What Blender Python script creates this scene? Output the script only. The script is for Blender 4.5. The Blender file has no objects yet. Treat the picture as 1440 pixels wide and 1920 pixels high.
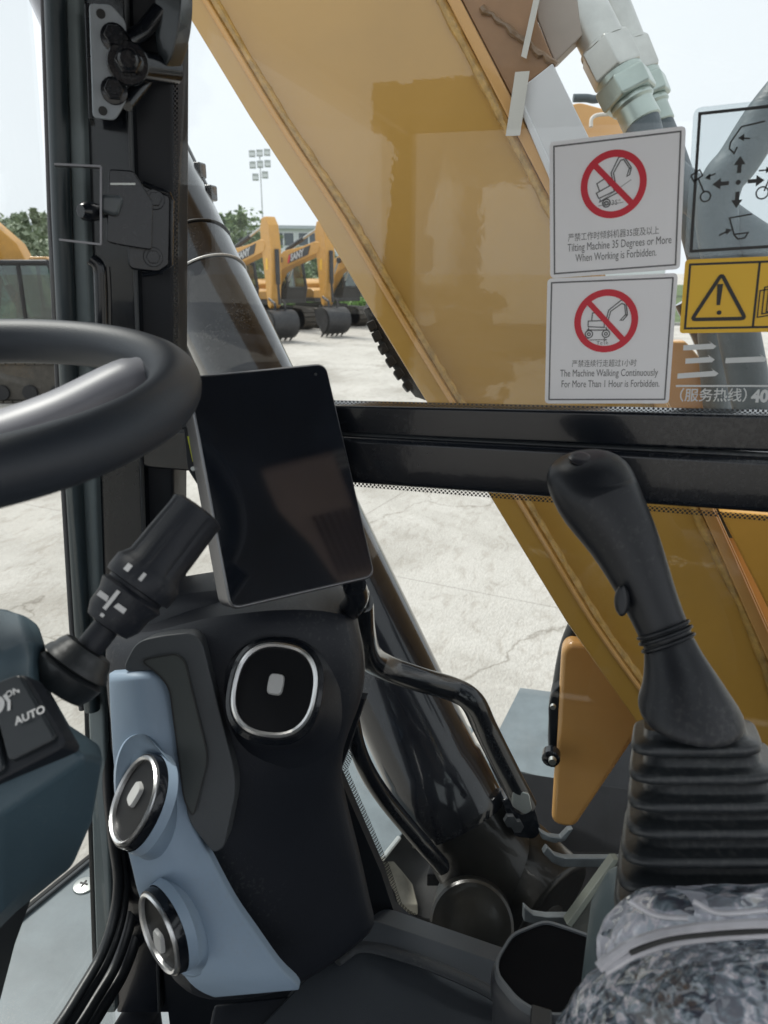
import bpy, bmesh, math, random
from mathutils import Vector, Matrix
random.seed(7)
rad = math.radians
SC = bpy.context.scene
COL = SC.collection
V = Vector
# ------------------------------------------------------------------ camera, sky, sun, exposure
H = 2.3                                   # eye height above the yard
PITCH, YAW, FPX = rad(18.0), rad(15.2), 1397.0
hd = V((math.cos(YAW), math.sin(YAW), 0))
CR = V((math.sin(YAW), -math.cos(YAW), 0))
CF = hd*math.cos(PITCH) - V((0, 0, 1))*math.sin(PITCH)
CU = hd*math.sin(PITCH) + V((0, 0, 1))*math.cos(PITCH)
O = V((0, 0, H))
cam = bpy.data.cameras.new('camera')
camo = bpy.data.objects.new('camera', cam)
COL.objects.link(camo)
M3 = Matrix((CR, CU, -CF)).transposed()
camo.matrix_world = Matrix.Translation(O) @ M3.to_4x4()
cam.sensor_fit = 'AUTO'; cam.sensor_width = 36.0; cam.lens = FPX/1920*36
cam.clip_start = 0.02; cam.clip_end = 2000
cam.dof.use_dof = True; cam.dof.focus_distance = 0.95; cam.dof.aperture_fstop = 11.0
SC.camera = camo
SUN_EL, SUN_AZ = rad(58), rad(62)        # azimuth measured from +X towards +Y
world = bpy.data.worlds.new('World'); SC.world = world; world.use_nodes = True
nt = world.node_tree; nt.nodes.clear()
sky = nt.nodes.new('ShaderNodeTexSky'); sky.sky_type = 'NISHITA'; sky.sun_disc = False
sky.sun_elevation = SUN_EL; sky.sun_rotation = rad(90) - SUN_AZ
sky.air_density = 1.0; sky.dust_density = 3.0; sky.ozone_density = 1.0
hs = nt.nodes.new('ShaderNodeHueSaturation'); hs.inputs['Saturation'].default_value = 0.35
tc = nt.nodes.new('ShaderNodeTexCoord')
nz = nt.nodes.new('ShaderNodeTexNoise'); nz.inputs['Scale'].default_value = 2.2; nz.inputs['Detail'].default_value = 6
cr = nt.nodes.new('ShaderNodeValToRGB')
cr.color_ramp.elements[0].position = 0.35; cr.color_ramp.elements[0].color = (8.4, 8.85, 9.4, 1)
cr.color_ramp.elements[1].position = 0.65; cr.color_ramp.elements[1].color = (9.3, 9.7, 10.1, 1)
mx = nt.nodes.new('ShaderNodeMix'); mx.data_type = 'RGBA'; mx.inputs['Factor'].default_value = 0.92
bg = nt.nodes.new('ShaderNodeBackground'); bg.inputs['Strength'].default_value = 0.071
wo = nt.nodes.new('ShaderNodeOutputWorld')
L = nt.links.new
L(sky.outputs[0], hs.inputs['Color']); L(tc.outputs['Generated'], nz.inputs['Vector'])
L(nz.outputs['Fac'], cr.inputs['Fac']); L(hs.outputs[0], mx.inputs[6]); L(cr.outputs[0], mx.inputs[7])
L(mx.outputs[2], bg.inputs['Color']); L(bg.outputs[0], wo.inputs[0])
sun = bpy.data.lights.new('sun', 'SUN'); sun.energy = 2.2; sun.angle = rad(14); sun.color = (1, .96, .9)
suno = bpy.data.objects.new('sun', sun); COL.objects.link(suno)
sd = V((math.cos(SUN_EL)*math.cos(SUN_AZ), math.cos(SUN_EL)*math.sin(SUN_AZ), math.sin(SUN_EL)))
suno.rotation_euler = sd.to_track_quat('Z', 'Y').to_euler()
SC.view_settings.view_transform = 'Standard'; SC.view_settings.look = 'None'
SC.view_settings.exposure = 0.74; SC.view_settings.gamma = 1; SC.view_settings.use_curve_mapping = False
SC.cycles.max_bounces = 10; SC.cycles.transparent_max_bounces = 16; SC.cycles.glossy_bounces = 5
SC.cycles.use_denoising = True

# ------------------------------------------------------------------ locating helpers (photo pixel -> real point)
def R(px, py): return CF + CR*((px-720)/FPX) + CU*((960-py)/FPX)
def at(px, py, t): return O + R(px, py)*t
def onX(px, py, x): d = R(px, py); return O + d*(x/d.x)
def onY(px, py, y): d = R(px, py); return O + d*(y/d.y)
def onZ(px, py, z): d = R(px, py); return O + d*((z-H)/d.z)
def onP(px, py, p, n): d = R(px, py); return O + d*((p-O).dot(n)/d.dot(n))

# ------------------------------------------------------------------ materials
MATS = {}
def mat(name, col, rough=.5, metal=0., coat=0., var=.12, vscale=9., bump=0., bscale=60., spec=.5, rvar=.1, coat_rough=.05, cior=1.5, dust=0.):
    m = bpy.data.materials.new(name); m.use_nodes = True; MATS[name] = m
    n = m.node_tree.nodes; l = m.node_tree.links.new; b = n['Principled BSDF']
    t = n.new('ShaderNodeTexCoord')
    a = n.new('ShaderNodeTexNoise'); a.inputs['Scale'].default_value = vscale; a.inputs['Detail'].default_value = 8; a.inputs['Roughness'].default_value = .62
    l(t.outputs['Object'], a.inputs['Vector'])
    r = n.new('ShaderNodeValToRGB')
    r.color_ramp.elements[0].position = .3; r.color_ramp.elements[1].position = .7
    r.color_ramp.elements[0].color = (*[c*(1-var) for c in col], 1); r.color_ramp.elements[1].color = (*[min(1, c*(1+var)) for c in col], 1)
    l(a.outputs['Fac'], r.inputs['Fac']); l(r.outputs[0], b.inputs['Base Color'])
    if dust:
        e_ = n.new('ShaderNodeTexNoise'); e_.inputs['Scale'].default_value = 260; e_.inputs['Detail'].default_value = 3; l(t.outputs['Object'], e_.inputs['Vector'])
        h_ = n.new('ShaderNodeTexNoise'); h_.inputs['Scale'].default_value = 7; h_.inputs['Detail'].default_value = 5; l(t.outputs['Object'], h_.inputs['Vector'])
        p_ = n.new('ShaderNodeMath'); p_.operation = 'MULTIPLY'; l(e_.outputs['Fac'], p_.inputs[0]); l(h_.outputs['Fac'], p_.inputs[1])
        q_ = n.new('ShaderNodeMapRange'); q_.inputs['From Min'].default_value = .3; q_.inputs['From Max'].default_value = .45; q_.inputs['To Max'].default_value = dust; l(p_.outputs[0], q_.inputs[0])
        w_ = n.new('ShaderNodeMix'); w_.data_type = 'RGBA'; l(q_.outputs[0], w_.inputs['Factor']); l(r.outputs[0], w_.inputs[6]); w_.inputs[7].default_value = (.3, .29, .27, 1); l(w_.outputs[2], b.inputs['Base Color'])
    mr = n.new('ShaderNodeMapRange'); mr.inputs['To Min'].default_value = max(.02, rough-rvar*rough); mr.inputs['To Max'].default_value = min(1, rough+rvar*rough)
    l(a.outputs['Fac'], mr.inputs['Value']); l(mr.outputs[0], b.inputs['Roughness'])
    b.inputs['Metallic'].default_value = metal; b.inputs['Coat Weight'].default_value = coat; b.inputs['Coat Roughness'].default_value = coat_rough; b.inputs['Coat IOR'].default_value = cior
    b.inputs['Specular IOR Level'].default_value = spec
    if bump:
        c = n.new('ShaderNodeTexNoise'); c.inputs['Scale'].default_value = bscale; c.inputs['Detail'].default_value = 4
        l(t.outputs['Object'], c.inputs['Vector'])
        u = n.new('ShaderNodeBump'); u.inputs['Strength'].default_value = bump; u.inputs['Distance'].default_value = .004
        l(c.outputs['Fac'], u.inputs['Height']); l(u.outputs[0], b.inputs['Normal'])
        if coat: l(u.outputs[0], b.inputs['Coat Normal'])
    return m
black = mat('black_plastic', (.010, .0125, .0175), .45, spec=.32, bump=.06, bscale=900)
blacksoft = mat('soft_black', (.014, .0165, .023), .5, spec=.4, bump=.1, bscale=700, dust=.12)
rubber = mat('rubber', (.017, .020, .023), .4, spec=.55, bump=.05, bscale=300, dust=.08)
gripm = mat('grip_rubber', (.008, .0095, .013), .38, spec=.42, bump=.05, bscale=800, dust=.08)
wheelm = mat('wheel_rim', (.024, .03, .04), .5, bump=.1, bscale=900)
gloss = mat('gloss_black_paint', (.007, .009, .013), .22, spec=.35, coat=.35, var=.2, bump=.03, bscale=60, dust=.06)
cylm = mat('cylinder_paint', (.005, .006, .009), .16, spec=.4, coat=.4, var=.2, bump=.03, bscale=18, dust=.1)
podm = mat('teal_plastic', (.045, .078, .1), .5, bump=.1, bscale=900, dust=.12)
bluem = mat('blue_grey_plastic', (.29, .38, .485), .5, var=.05, bump=.08, bscale=1200, dust=.12)
greym = mat('grey_plastic', (.062, .068, .074), .5, var=.06, bump=.08, bscale=1000)
greym2 = mat('mid_grey_plastic', (.055, .062, .06), .5, var=.06, bump=.05, bscale=1000)
chrome = mat('chrome', (.8, .8, .8), .33, metal=1., var=.04)
ivory = mat('ivory_plastic', (.55, .55, .54), .4, var=.04)
screen = mat('screen_glass', (.009, .0115, .017), .06, var=.3, vscale=20, rvar=.5, spec=.5)
screen.node_tree.nodes['Principled BSDF'].inputs['IOR'].default_value = 2.1
bezelm = mat('bezel', (.18, .18, .19), .3, metal=.8)
steel = mat('zinc_steel', (.5, .52, .5), .35, metal=.85, var=.12, vscale=25)
darksteel = mat('dark_steel', (.06, .065, .07), .4, metal=.4, var=.3, vscale=20)
yellow = mat('yellow_paint', (.535, .295, .055), .42, coat=.85, var=.08, vscale=3, bump=.09, bscale=22, coat_rough=.02, cior=1.75)
orange = mat('orange_paint', (.64, .35, .115), .4, coat=.5, var=.08, vscale=4, bump=.03, bscale=30)
brown = mat('shaded_brown', (.3, .165, .08), .5, coat=.2, var=.15, vscale=14)  # bracket underside, its shade put into the brown
weld = mat('weld_bead', (.5, .3, .08), .4, coat=.6, var=.35, vscale=60, bump=.5, bscale=110)
whitem = mat('white_plate', (.72, .72, .73), .4, var=.05, vscale=6)
platem = mat('deck_plate', (.13, .16, .175), .42, coat=.2, var=.2, vscale=10, bump=.08, bscale=30, dust=.25)
stickw = mat('sticker_white', (.84, .84, .86), .4, var=.015)
_n = stickw.node_tree.nodes; _l = stickw.node_tree.links.new            # thin vinyl lets daylight through from behind
_t = _n.new('ShaderNodeBsdfTranslucent'); _t.inputs[0].default_value = (.84, .84, .86, 1); _x = _n.new('ShaderNodeMixShader'); _x.inputs[0].default_value = .48
_l(_n['Principled BSDF'].outputs[0], _x.inputs[1]); _l(_t.outputs[0], _x.inputs[2]); _l(_x.outputs[0], _n['Material Output'].inputs[0])
stickb = mat('sticker_black', (.02, .02, .02), .5)
stickr = mat('sticker_red', (.6, .014, .035), .45, var=.03)
sticky = mat('sticker_yellow', (.78, .46, .02), .4, var=.03)
tapem = mat('masking_tape', (.62, .6, .55), .6, var=.06)
tyrem = mat('tyre_rubber', (.03, .03, .03), .75, var=.3, vscale=12, bump=.2, bscale=40)
lugm = mat('dusty_lug', (.24, .225, .185), .9, var=.25, vscale=20)
hosem = mat('hose_grey', (.085, .11, .125), .5, var=.1, bump=.2, bscale=200)
farb = mat('machine_black', (.012, .012, .014), .5)
farg = mat('machine_grey', (.05, .05, .052), .5, metal=.3, var=.3)
fary = mat('machine_yellow', (.56, .28, .04), .45, coat=.3, var=.1)
trackm = mat('track_steel', (.07, .062, .052), .7, var=.3, vscale=6)
wallm = mat('white_wall', (.8, .82, .84), .7, var=.06, vscale=.4)
winm = mat('window_dark', (.08, .1, .12), .15)
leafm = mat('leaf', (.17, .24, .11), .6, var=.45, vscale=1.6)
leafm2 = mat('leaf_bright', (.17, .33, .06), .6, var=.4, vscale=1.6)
leafm3 = mat('leaf_hazed', (.27, .32, .22), .7, var=.4, vscale=1.6)  # paler green, distance haze put into the colour
barkm = mat('bark', (.08, .06, .045), .9, var=.3)
skinm = mat('skin', (.42, .24, .17), .5); jeans = mat('jeans', (.03, .06, .16), .8); shirt = mat('shirt', (.012, .012, .014), .8)
hairm = mat('hair', (.01, .009, .008), .6)
floorm = mat('floor_rubber', (.022, .026, .031), .6, bump=.15, bscale=500, dust=.2)

def glassmat(name, tint=(.97, .985, .98), refl=1.0, ior=1.5):
    m = bpy.data.materials.new(name); m.use_nodes = True; n = m.node_tree.nodes; l = m.node_tree.links.new
    n.remove(n['Principled BSDF']); o = n['Material Output']
    tr = n.new('ShaderNodeBsdfTransparent'); tr.inputs[0].default_value = (*tint, 1)
    gl = n.new('ShaderNodeBsdfGlossy'); gl.inputs['Roughness'].default_value = .01; gl.inputs[0].default_value = (refl, refl, refl, 1)
    f = n.new('ShaderNodeFresnel'); ge = n.new('ShaderNodeNewGeometry'); mi = n.new('ShaderNodeMapRange')   # same reflectance on both faces
    mi.inputs['To Min'].default_value = ior; mi.inputs['To Max'].default_value = 1/ior; l(ge.outputs['Backfacing'], mi.inputs['Value']); l(mi.outputs[0], f.inputs['IOR'])
    x = n.new('ShaderNodeMixShader'); l(f.outputs[0], x.inputs[0]); l(tr.outputs[0], x.inputs[1]); l(gl.outputs[0], x.inputs[2]); l(x.outputs[0], o.inputs[0])
    return m
glass = glassmat('window_glass', refl=.55); fglass = glassmat('far_glass', (.5, .62, .6), 1., 1.9)
def filmmat():
    m = bpy.data.materials.new('clear_film'); m.use_nodes = True; n = m.node_tree.nodes; l = m.node_tree.links.new
    n.remove(n['Principled BSDF']); o = n['Material Output']
    tr = n.new('ShaderNodeBsdfTransparent'); tr.inputs[0].default_value = (.93, .96, .97, 1)
    d = n.new('ShaderNodeBsdfPrincipled'); d.inputs['Base Color'].default_value = (.7, .76, .8, 1); d.inputs['Roughness'].default_value = .25
    x = n.new('ShaderNodeMixShader'); x.inputs[0].default_value = .16
    l(tr.outputs[0], x.inputs[1]); l(d.outputs[0], x.inputs[2]); l(x.outputs[0], o.inputs[0]); return m
film = filmmat()
def fritmat():
    m = bpy.data.materials.new('frit_dots'); m.use_nodes = True; n = m.node_tree.nodes; l = m.node_tree.links.new
    b = n['Principled BSDF']; o = n['Material Output']; b.inputs['Base Color'].default_value = (.008, .008, .01, 1); b.inputs['Roughness'].default_value = .4
    uv = n.new('ShaderNodeUVMap'); mp = n.new('ShaderNodeMapping'); mp.inputs['Scale'].default_value = (1/.0027, 1/.0027, 1); mp.inputs['Rotation'].default_value = (0, 0, rad(45))
    l(uv.outputs[0], mp.inputs[0])
    fr = n.new('ShaderNodeVectorMath'); fr.operation = 'FRACTION'; l(mp.outputs[0], fr.inputs[0])
    sb = n.new('ShaderNodeVectorMath'); sb.operation = 'SUBTRACT'; sb.inputs[1].default_value = (.5, .5, 0); l(fr.outputs[0], sb.inputs[0])
    ln = n.new('ShaderNodeVectorMath'); ln.operation = 'LENGTH'; l(sb.outputs[0], ln.inputs[0])
    lt = n.new('ShaderNodeMath'); lt.operation = 'LESS_THAN'; lt.inputs[1].default_value = .40; l(ln.outputs['Value'], lt.inputs[0])
    tr = n.new('ShaderNodeBsdfTransparent'); x = n.new('ShaderNodeMixShader')
    l(lt.outputs[0], x.inputs[0]); l(tr.outputs[0], x.inputs[1]); l(b.outputs[0], x.inputs[2]); l(x.outputs[0], o.inputs[0]); return m
frit = fritmat()
def camomat(name, along, across, stops, cell, film_w, cellc):
    """printed camouflage cloth under creased clear film; the print runs along one diagonal"""
    m = mat(name, (.1, .1, .1), .5, coat=1., coat_rough=.05, cior=1.7); n = m.node_tree.nodes; l = m.node_tree.links.new; b = n['Principled BSDF']
    g_ = n.new('ShaderNodeNewGeometry'); cx = n.new('ShaderNodeCombineXYZ')
    d1 = (CR*.86-CU*.42+CF*.3).normalized(); d2 = (CU+d1*.0-d1*CU.dot(d1)).normalized(); d3 = d1.cross(d2)
    for i, (d, s_) in enumerate(((d1, along), (d2, across), (d3, across))):
        dn = n.new('ShaderNodeVectorMath'); dn.operation = 'DOT_PRODUCT'; dn.inputs[1].default_value = d*s_; l(g_.outputs['Position'], dn.inputs[0]); l(dn.outputs['Value'], cx.inputs[i])
    a = n.new('ShaderNodeTexNoise'); a.inputs['Scale'].default_value = 1; a.inputs['Detail'].default_value = 4; a.inputs['Distortion'].default_value = .5; l(cx.outputs[0], a.inputs['Vector'])
    big = n.new('ShaderNodeTexNoise'); big.inputs['Scale'].default_value = 18; big.inputs['Detail'].default_value = 2; l(g_.outputs['Position'], big.inputs['Vector'])
    ma = n.new('ShaderNodeMath'); ma.operation = 'MULTIPLY_ADD'; ma.inputs[1].default_value = .35; l(big.outputs['Fac'], ma.inputs[0]); l(a.outputs['Fac'], ma.inputs[2])
    sb = n.new('ShaderNodeMath'); sb.operation = 'SUBTRACT'; sb.inputs[1].default_value = .175; l(ma.outputs[0], sb.inputs[0])
    r = n.new('ShaderNodeValToRGB'); e = r.color_ramp.elements
    e[0].position, e[0].color = stops[0][0], (*stops[0][1], 1); e[1].position, e[1].color = stops[1][0], (*stops[1][1], 1)
    for p, c in stops[2:]: k = e.new(p); k.color = (*c, 1)
    l(sb.outputs[0], r.inputs[0])
    # crumpled film: facets from a warped cell pattern
    wn = n.new('ShaderNodeTexNoise'); wn.inputs['Scale'].default_value = cell*.45; wn.inputs['Detail'].default_value = 3; l(g_.outputs['Position'], wn.inputs['Vector'])
    wv = n.new('ShaderNodeVectorMath'); wv.operation = 'MULTIPLY_ADD'; wv.inputs[1].default_value = (1.6/cell,)*3; l(wn.outputs['Color'], wv.inputs[0]); l(g_.outputs['Position'], wv.inputs[2])
    vo = n.new('ShaderNodeTexVoronoi'); vo.inputs['Scale'].default_value = cell; l(wv.outputs[0], vo.inputs['Vector'])
    sp_ = n.new('ShaderNodeSeparateColor'); l(vo.outputs['Color'], sp_.inputs[0])
    fm = n.new('ShaderNodeMapRange'); fm.inputs['From Min'].default_value = .25; fm.inputs['From Max'].default_value = .9; fm.inputs['To Min'].default_value = .05; fm.inputs['To Max'].default_value = film_w; l(sp_.outputs[0], fm.inputs[0])
    x = n.new('ShaderNodeMix'); x.data_type = 'RGBA'; l(fm.outputs[0], x.inputs['Factor']); l(r.outputs[0], x.inputs[6]); x.inputs[7].default_value = (*cellc, 1); l(x.outputs[2], b.inputs['Base Color'])
    u = n.new('ShaderNodeBump'); u.inputs['Strength'].default_value = 1.; u.inputs['Distance'].default_value = .5/cell; l(vo.outputs['Distance'], u.inputs['Height']); l(u.outputs[0], b.inputs['Coat Normal'])
    u2 = n.new('ShaderNodeBump'); u2.inputs['Strength'].default_value = .5; u2.inputs['Distance'].default_value = .002; l(a.outputs['Fac'], u2.inputs['Height']); l(u2.outputs[0], b.inputs['Normal'])
    return m
CST = ((.38, (.012, .015, .032)), (.45, (.06, .09, .115)), (.51, (.16, .205, .24)), (.56, (.27, .27, .33)), (.62, (.62, .57, .59)), (.7, (.26, .31, .36)))
camo = camomat('camo_cover', 70, 190, CST, 38, .3, (.48, .5, .56))
camo2 = camomat('camo_film', 50, 110, CST, 46, .92, (.66, .66, .74))
def concretemat():
    m = mat('concrete', (.4, .38, .35), .85); n = m.node_tree.nodes; l = m.node_tree.links.new; b = n['Principled BSDF']
    t = n.new('ShaderNodeTexCoord')
    def noise(sc, det, dist=0, scale=(1, 1, 1), rot=0):
        mp = n.new('ShaderNodeMapping'); mp.inputs['Scale'].default_value = scale; mp.inputs['Rotation'].default_value = (0, 0, rot); l(t.outputs['Object'], mp.inputs[0])
        a = n.new('ShaderNodeTexNoise'); a.inputs['Scale'].default_value = sc; a.inputs['Detail'].default_value = det; a.inputs['Distortion'].default_value = dist; a.inputs['Roughness'].default_value = .62; l(mp.outputs[0], a.inputs['Vector']); return a
    a = noise(.8, 8, .4); c = noise(3.2, 9, 1.2, (1, 2.6, 1), .5); f = noise(28, 5, .5, (1, 2.5, 1), .5)
    def ramp(src, stops):
        r = n.new('ShaderNodeValToRGB'); e = r.color_ramp.elements
        e[0].position, e[0].color = stops[0][0], (*stops[0][1], 1); e[1].position, e[1].color = stops[1][0], (*stops[1][1], 1)
        l(src, r.inputs[0]); return r
    r1 = ramp(a.outputs['Fac'], [(.3, (.43, .41, .38)), (.7, (.53, .51, .48))])
    r2 = ramp(c.outputs['Fac'], [(.33, (.84, .82, .79)), (.5, (1.02, 1.02, 1.01))])
    r3 = ramp(f.outputs['Fac'], [(.3, (.8, .79, .78)), (.6, (1.03, 1.03, 1.03))])
    vo = n.new('ShaderNodeTexVoronoi'); vo.feature = 'DISTANCE_TO_EDGE'; vo.inputs['Scale'].default_value = .22
    wn = n.new('ShaderNodeTexNoise'); wn.inputs['Scale'].default_value = 1.5; wn.inputs['Detail'].default_value = 6; l(t.outputs['Object'], wn.inputs['Vector'])
    va = n.new('ShaderNodeVectorMath'); va.operation = 'MULTIPLY_ADD'; va.inputs[1].default_value = (1.4, 1.4, 0); l(wn.outputs['Color'], va.inputs[0]); l(t.outputs['Object'], va.inputs[2]); l(va.outputs[0], vo.inputs['Vector'])
    r4 = ramp(vo.outputs['Distance'], [(.0, (.62, .6, .57)), (.004, (1, 1, 1))])
    br = n.new('ShaderNodeTexBrick'); br.offset = 0; br.inputs['Color1'].default_value = (1, 1, 1, 1); br.inputs['Color2'].default_value = (.96, .96, .96, 1); br.inputs['Mortar'].default_value = (.72, .71, .7, 1)
    br.inputs['Scale'].default_value = 1; br.inputs['Mortar Size'].default_value = .008; br.inputs['Brick Width'].default_value = 6; br.inputs['Row Height'].default_value = 5
    mb = n.new('ShaderNodeMapping'); mb.inputs['Rotation'].default_value = (0, 0, .2); mb.inputs['Location'].default_value = (1.1, 1.7, 0); l(t.outputs['Object'], mb.inputs[0]); l(mb.outputs[0], br.inputs['Vector'])
    st = noise(.33, 6, 1.2); r5 = ramp(st.outputs['Fac'], [(.36, (.8, .79, .77)), (.52, (1.02, 1.02, 1.02))])
    cur = r1.outputs[0]
    for o in (r5.outputs[0], r2.outputs[0], r3.outputs[0], r4.outputs[0], br.outputs['Color']):
        x = n.new('ShaderNodeMix'); x.data_type = 'RGBA'; x.blend_type = 'MULTIPLY'; x.inputs['Factor'].default_value = 1; l(cur, x.inputs[6]); l(o, x.inputs[7]); cur = x.outputs[2]
    l(cur, b.inputs['Base Color'])
    ad = n.new('ShaderNodeMath'); ad.operation = 'ADD'; l(c.outputs['Fac'], ad.inputs[0]); l(f.outputs['Fac'], ad.inputs[1])
    u = n.new('ShaderNodeBump'); u.inputs['Strength'].default_value = .5; u.inputs['Distance'].default_value = .03; l(ad.outputs[0], u.inputs['Height']); l(u.outputs[0], b.inputs['Normal'])
    return m
concrete = concretemat()

# ------------------------------------------------------------------ mesh helpers
def catmull(p, k=6, closed=False):
    p = [V(q) for q in p]; n = len(p); out = []
    for i in range(n if closed else n-1):
        a = p[(i-1) % n] if closed or i > 0 else p[0]*2-p[1]
        b, c = p[i], p[(i+1) % n]
        d = p[(i+2) % n] if closed or i+2 < n else p[-1]*2-p[-2]
        for j in range(k):
            t = j/k
            out.append(.5*((2*b)+(c-a)*t+(2*a-5*b+4*c-d)*t*t+(3*b-a-3*c+d)*t**3))
    if not closed: out.append(p[-1])
    return out
def rounded(p, r, k=4):
    p = [V(q) for q in p]; n = len(p); out = []
    rr = r if isinstance(r, (list, tuple)) else [r]*n
    for i in range(n):
        a, b, c = p[i-1], p[i], p[(i+1) % n]; q = rr[i]
        d1, d2 = (a-b), (c-b); s = min(q, d1.length*.45, d2.length*.45)
        if s < 1e-6: out.append(b); continue
        u, w = b+d1.normalized()*s, b+d2.normalized()*s
        for j in range(k+1):
            t = j/k; out.append(u*(1-t)**2+b*2*t*(1-t)+w*t*t)
    return out
def frame(n, up=V((0, 0, 1))):
    n = n.normalized(); x = up.cross(n)
    if x.length < 1e-4: x = V((1, 0, 0)).cross(n)
    x.normalize(); return x, n.cross(x), n
class MB:
    def __init__(s): s.bm = bmesh.new()
    def poly(s, pts):
        try: s.bm.faces.new([s.bm.verts.new(p) for p in pts])
        except ValueError: pass
    def prism(s, pts, vec):
        vec = V(vec); a = [s.bm.verts.new(p) for p in pts]; b = [s.bm.verts.new(V(p)+vec) for p in pts]; n = len(a)
        s.bm.faces.new(a); s.bm.faces.new(b[::-1])
        for i in range(n): s.bm.faces.new((a[i], b[i], b[(i+1) % n], a[(i+1) % n]))
        return s
    def box(s, c, sx, sy, sz, ax=None):
        x, y, z = ax if ax else (V((1, 0, 0)), V((0, 1, 0)), V((0, 0, 1))); c = V(c)
        f = [c+x*(i*sx/2)+y*(j*sy/2)-z*(sz/2) for i, j in ((-1, -1), (1, -1), (1, 1), (-1, 1))]
        return s.prism(f, z*sz)
    def loft(s, rings, cap=True, closed=False):
        rv = [[s.bm.verts.new(p) for p in r] for r in rings]; n = len(rv[0])
        for i in range(len(rv)-(0 if closed else 1)):
            a, b = rv[i], rv[(i+1) % len(rv)]
            for j in range(n):
                try: s.bm.faces.new((a[j], a[(j+1) % n], b[(j+1) % n], b[j]))
                except ValueError: pass
        if cap and not closed: s.bm.faces.new(rv[0][::-1]); s.bm.faces.new(rv[-1])
        return s
    def tube(s, path, r, n=12, closed=False, flat=1., up=V((0, 0, 1)), cap=True, sq=0.):
        path = [V(p) for p in path]; m = len(path); rings = []
        rr = r if isinstance(r, (list, tuple)) else [r]*m
        x = None
        for i in range(m):
            if closed: t = path[(i+1) % m]-path[i-1]
            else: t = path[min(i+1, m-1)]-path[max(i-1, 0)]
            t.normalize()
            if x is None: x = frame(t, up)[0]
            x = (x-t*x.dot(t)).normalized(); y = t.cross(x); ring = []
            for k in range(n):
                a = 2*math.pi*k/n; c, d = math.cos(a), math.sin(a)
                if sq: e = 1-sq*.6; c = math.copysign(abs(c)**e, c); d = math.copysign(abs(d)**e, d)
                ring.append(path[i]+(x*c+y*d*flat)*rr[min(i, len(rr)-1)])
            rings.append(ring)
        return s.loft(rings, cap, closed)
    def lathe(s, prof, o, axis, n=24, groove=None, up=V((0, 0, 1)), cap=True):
        x, y, z = frame(V(axis), up); o = V(o); rings = []
        for h, r in prof:
            ring = []
            for k in range(n):
                a = 2*math.pi*k/n; q = r*(groove(h, k) if groove else 1)
                ring.append(o+z*h+(x*math.cos(a)+y*math.sin(a))*q)
            rings.append(ring)
        return s.loft(rings, cap)
    def hexnut(s, o, axis, r, h, up=V((0, 0, 1))): return s.lathe([(0, r*.93), (h*.1, r), (h*.9, r), (h, r*.93)], o, axis, 6, up=up)
    def ribbon(s, pts, w, nrm, closed=False, lift=0.):
        pts = [V(p) for p in pts]; n = len(pts); nrm = V(nrm).normalized(); l = []; r = []
        for i in range(n):
            a = pts[(i-1) % n] if closed or i else pts[i]; c = pts[(i+1) % n] if closed or i < n-1 else pts[i]
            d1 = (pts[i]-a); d2 = (c-pts[i]); d = (d1.normalized() if d1.length > 1e-9 else V())+(d2.normalized() if d2.length > 1e-9 else V())
            if d.length < 1e-6: d = d2
            d.normalize(); q = d.cross(nrm)
            ref = d1 if d1.length > 1e-9 else d2; cs = max(.5, abs(ref.normalized().dot(d)))
            l.append(pts[i]+q*w/2/cs+nrm*lift); r.append(pts[i]-q*w/2/cs+nrm*lift)
        lv = [s.bm.verts.new(p) for p in l]; rv = [s.bm.verts.new(p) for p in r]
        for i in range(n if closed else n-1):
            j = (i+1) % n; s.bm.faces.new((lv[i], lv[j], rv[j], rv[i]))
        return s
    def disc(s, c, r, nrm, n=24, ax=None):
        x, y, z = ax if ax else frame(V(nrm)); s.poly([V(c)+(x*math.cos(2*math.pi*i/n)+y*math.sin(2*math.pi*i/n))*r for i in range(n)]); return s
    def build(s, name, m, parent=None, bevel=0., seg=2, smooth=True, sub=0, angle=38, fixn=True, solid=0.):
        if fixn: bmesh.ops.recalc_face_normals(s.bm, faces=s.bm.faces)
        me = bpy.data.meshes.new(name); s.bm.to_mesh(me); s.bm.free(); me.materials.append(m)
        o = bpy.data.objects.new(name, me); COL.objects.link(o)
        if parent is not None: setpar(o, parent)
        if smooth:
            for f in me.polygons: f.use_smooth = True
            if not bevel: me.set_sharp_from_angle(angle=rad(angle))
        if solid: k = o.modifiers.new('solid', 'SOLIDIFY'); k.thickness = solid; k.offset = 0
        if bevel:
            k = o.modifiers.new('bevel', 'BEVEL'); k.width = bevel; k.segments = seg; k.limit_method = 'ANGLE'; k.angle_limit = rad(28); k.harden_normals = False
            me.set_sharp_from_angle(angle=rad(180))
            try: w = o.modifiers.new('wn', 'WEIGHTED_NORMAL'); w.keep_sharp = False
            except Exception: pass
        if sub: k = o.modifiers.new('sub', 'SUBSURF'); k.levels = sub; k.render_levels = sub
        return o
def wmat(o): return (wmat(o.parent) @ o.matrix_parent_inverse if o.parent else Matrix()) @ o.matrix_basis
def setpar(o, p):
    o.parent = p; o.matrix_parent_inverse = wmat(p).inverted()
def tag(o, label=None, cat=None, group=None, kind=None):
    if label: o['label'] = label
    if cat: o['category'] = cat
    if group: o['group'] = group
    if kind: o['kind'] = kind
    return o
def empty(name, loc, label=None, cat=None, group=None, rz=0.):
    o = bpy.data.objects.new(name, None); COL.objects.link(o); o.location = loc; o.rotation_euler = (0, 0, rz); o.empty_display_size = .1
    return tag(o, label, cat, group)
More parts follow.
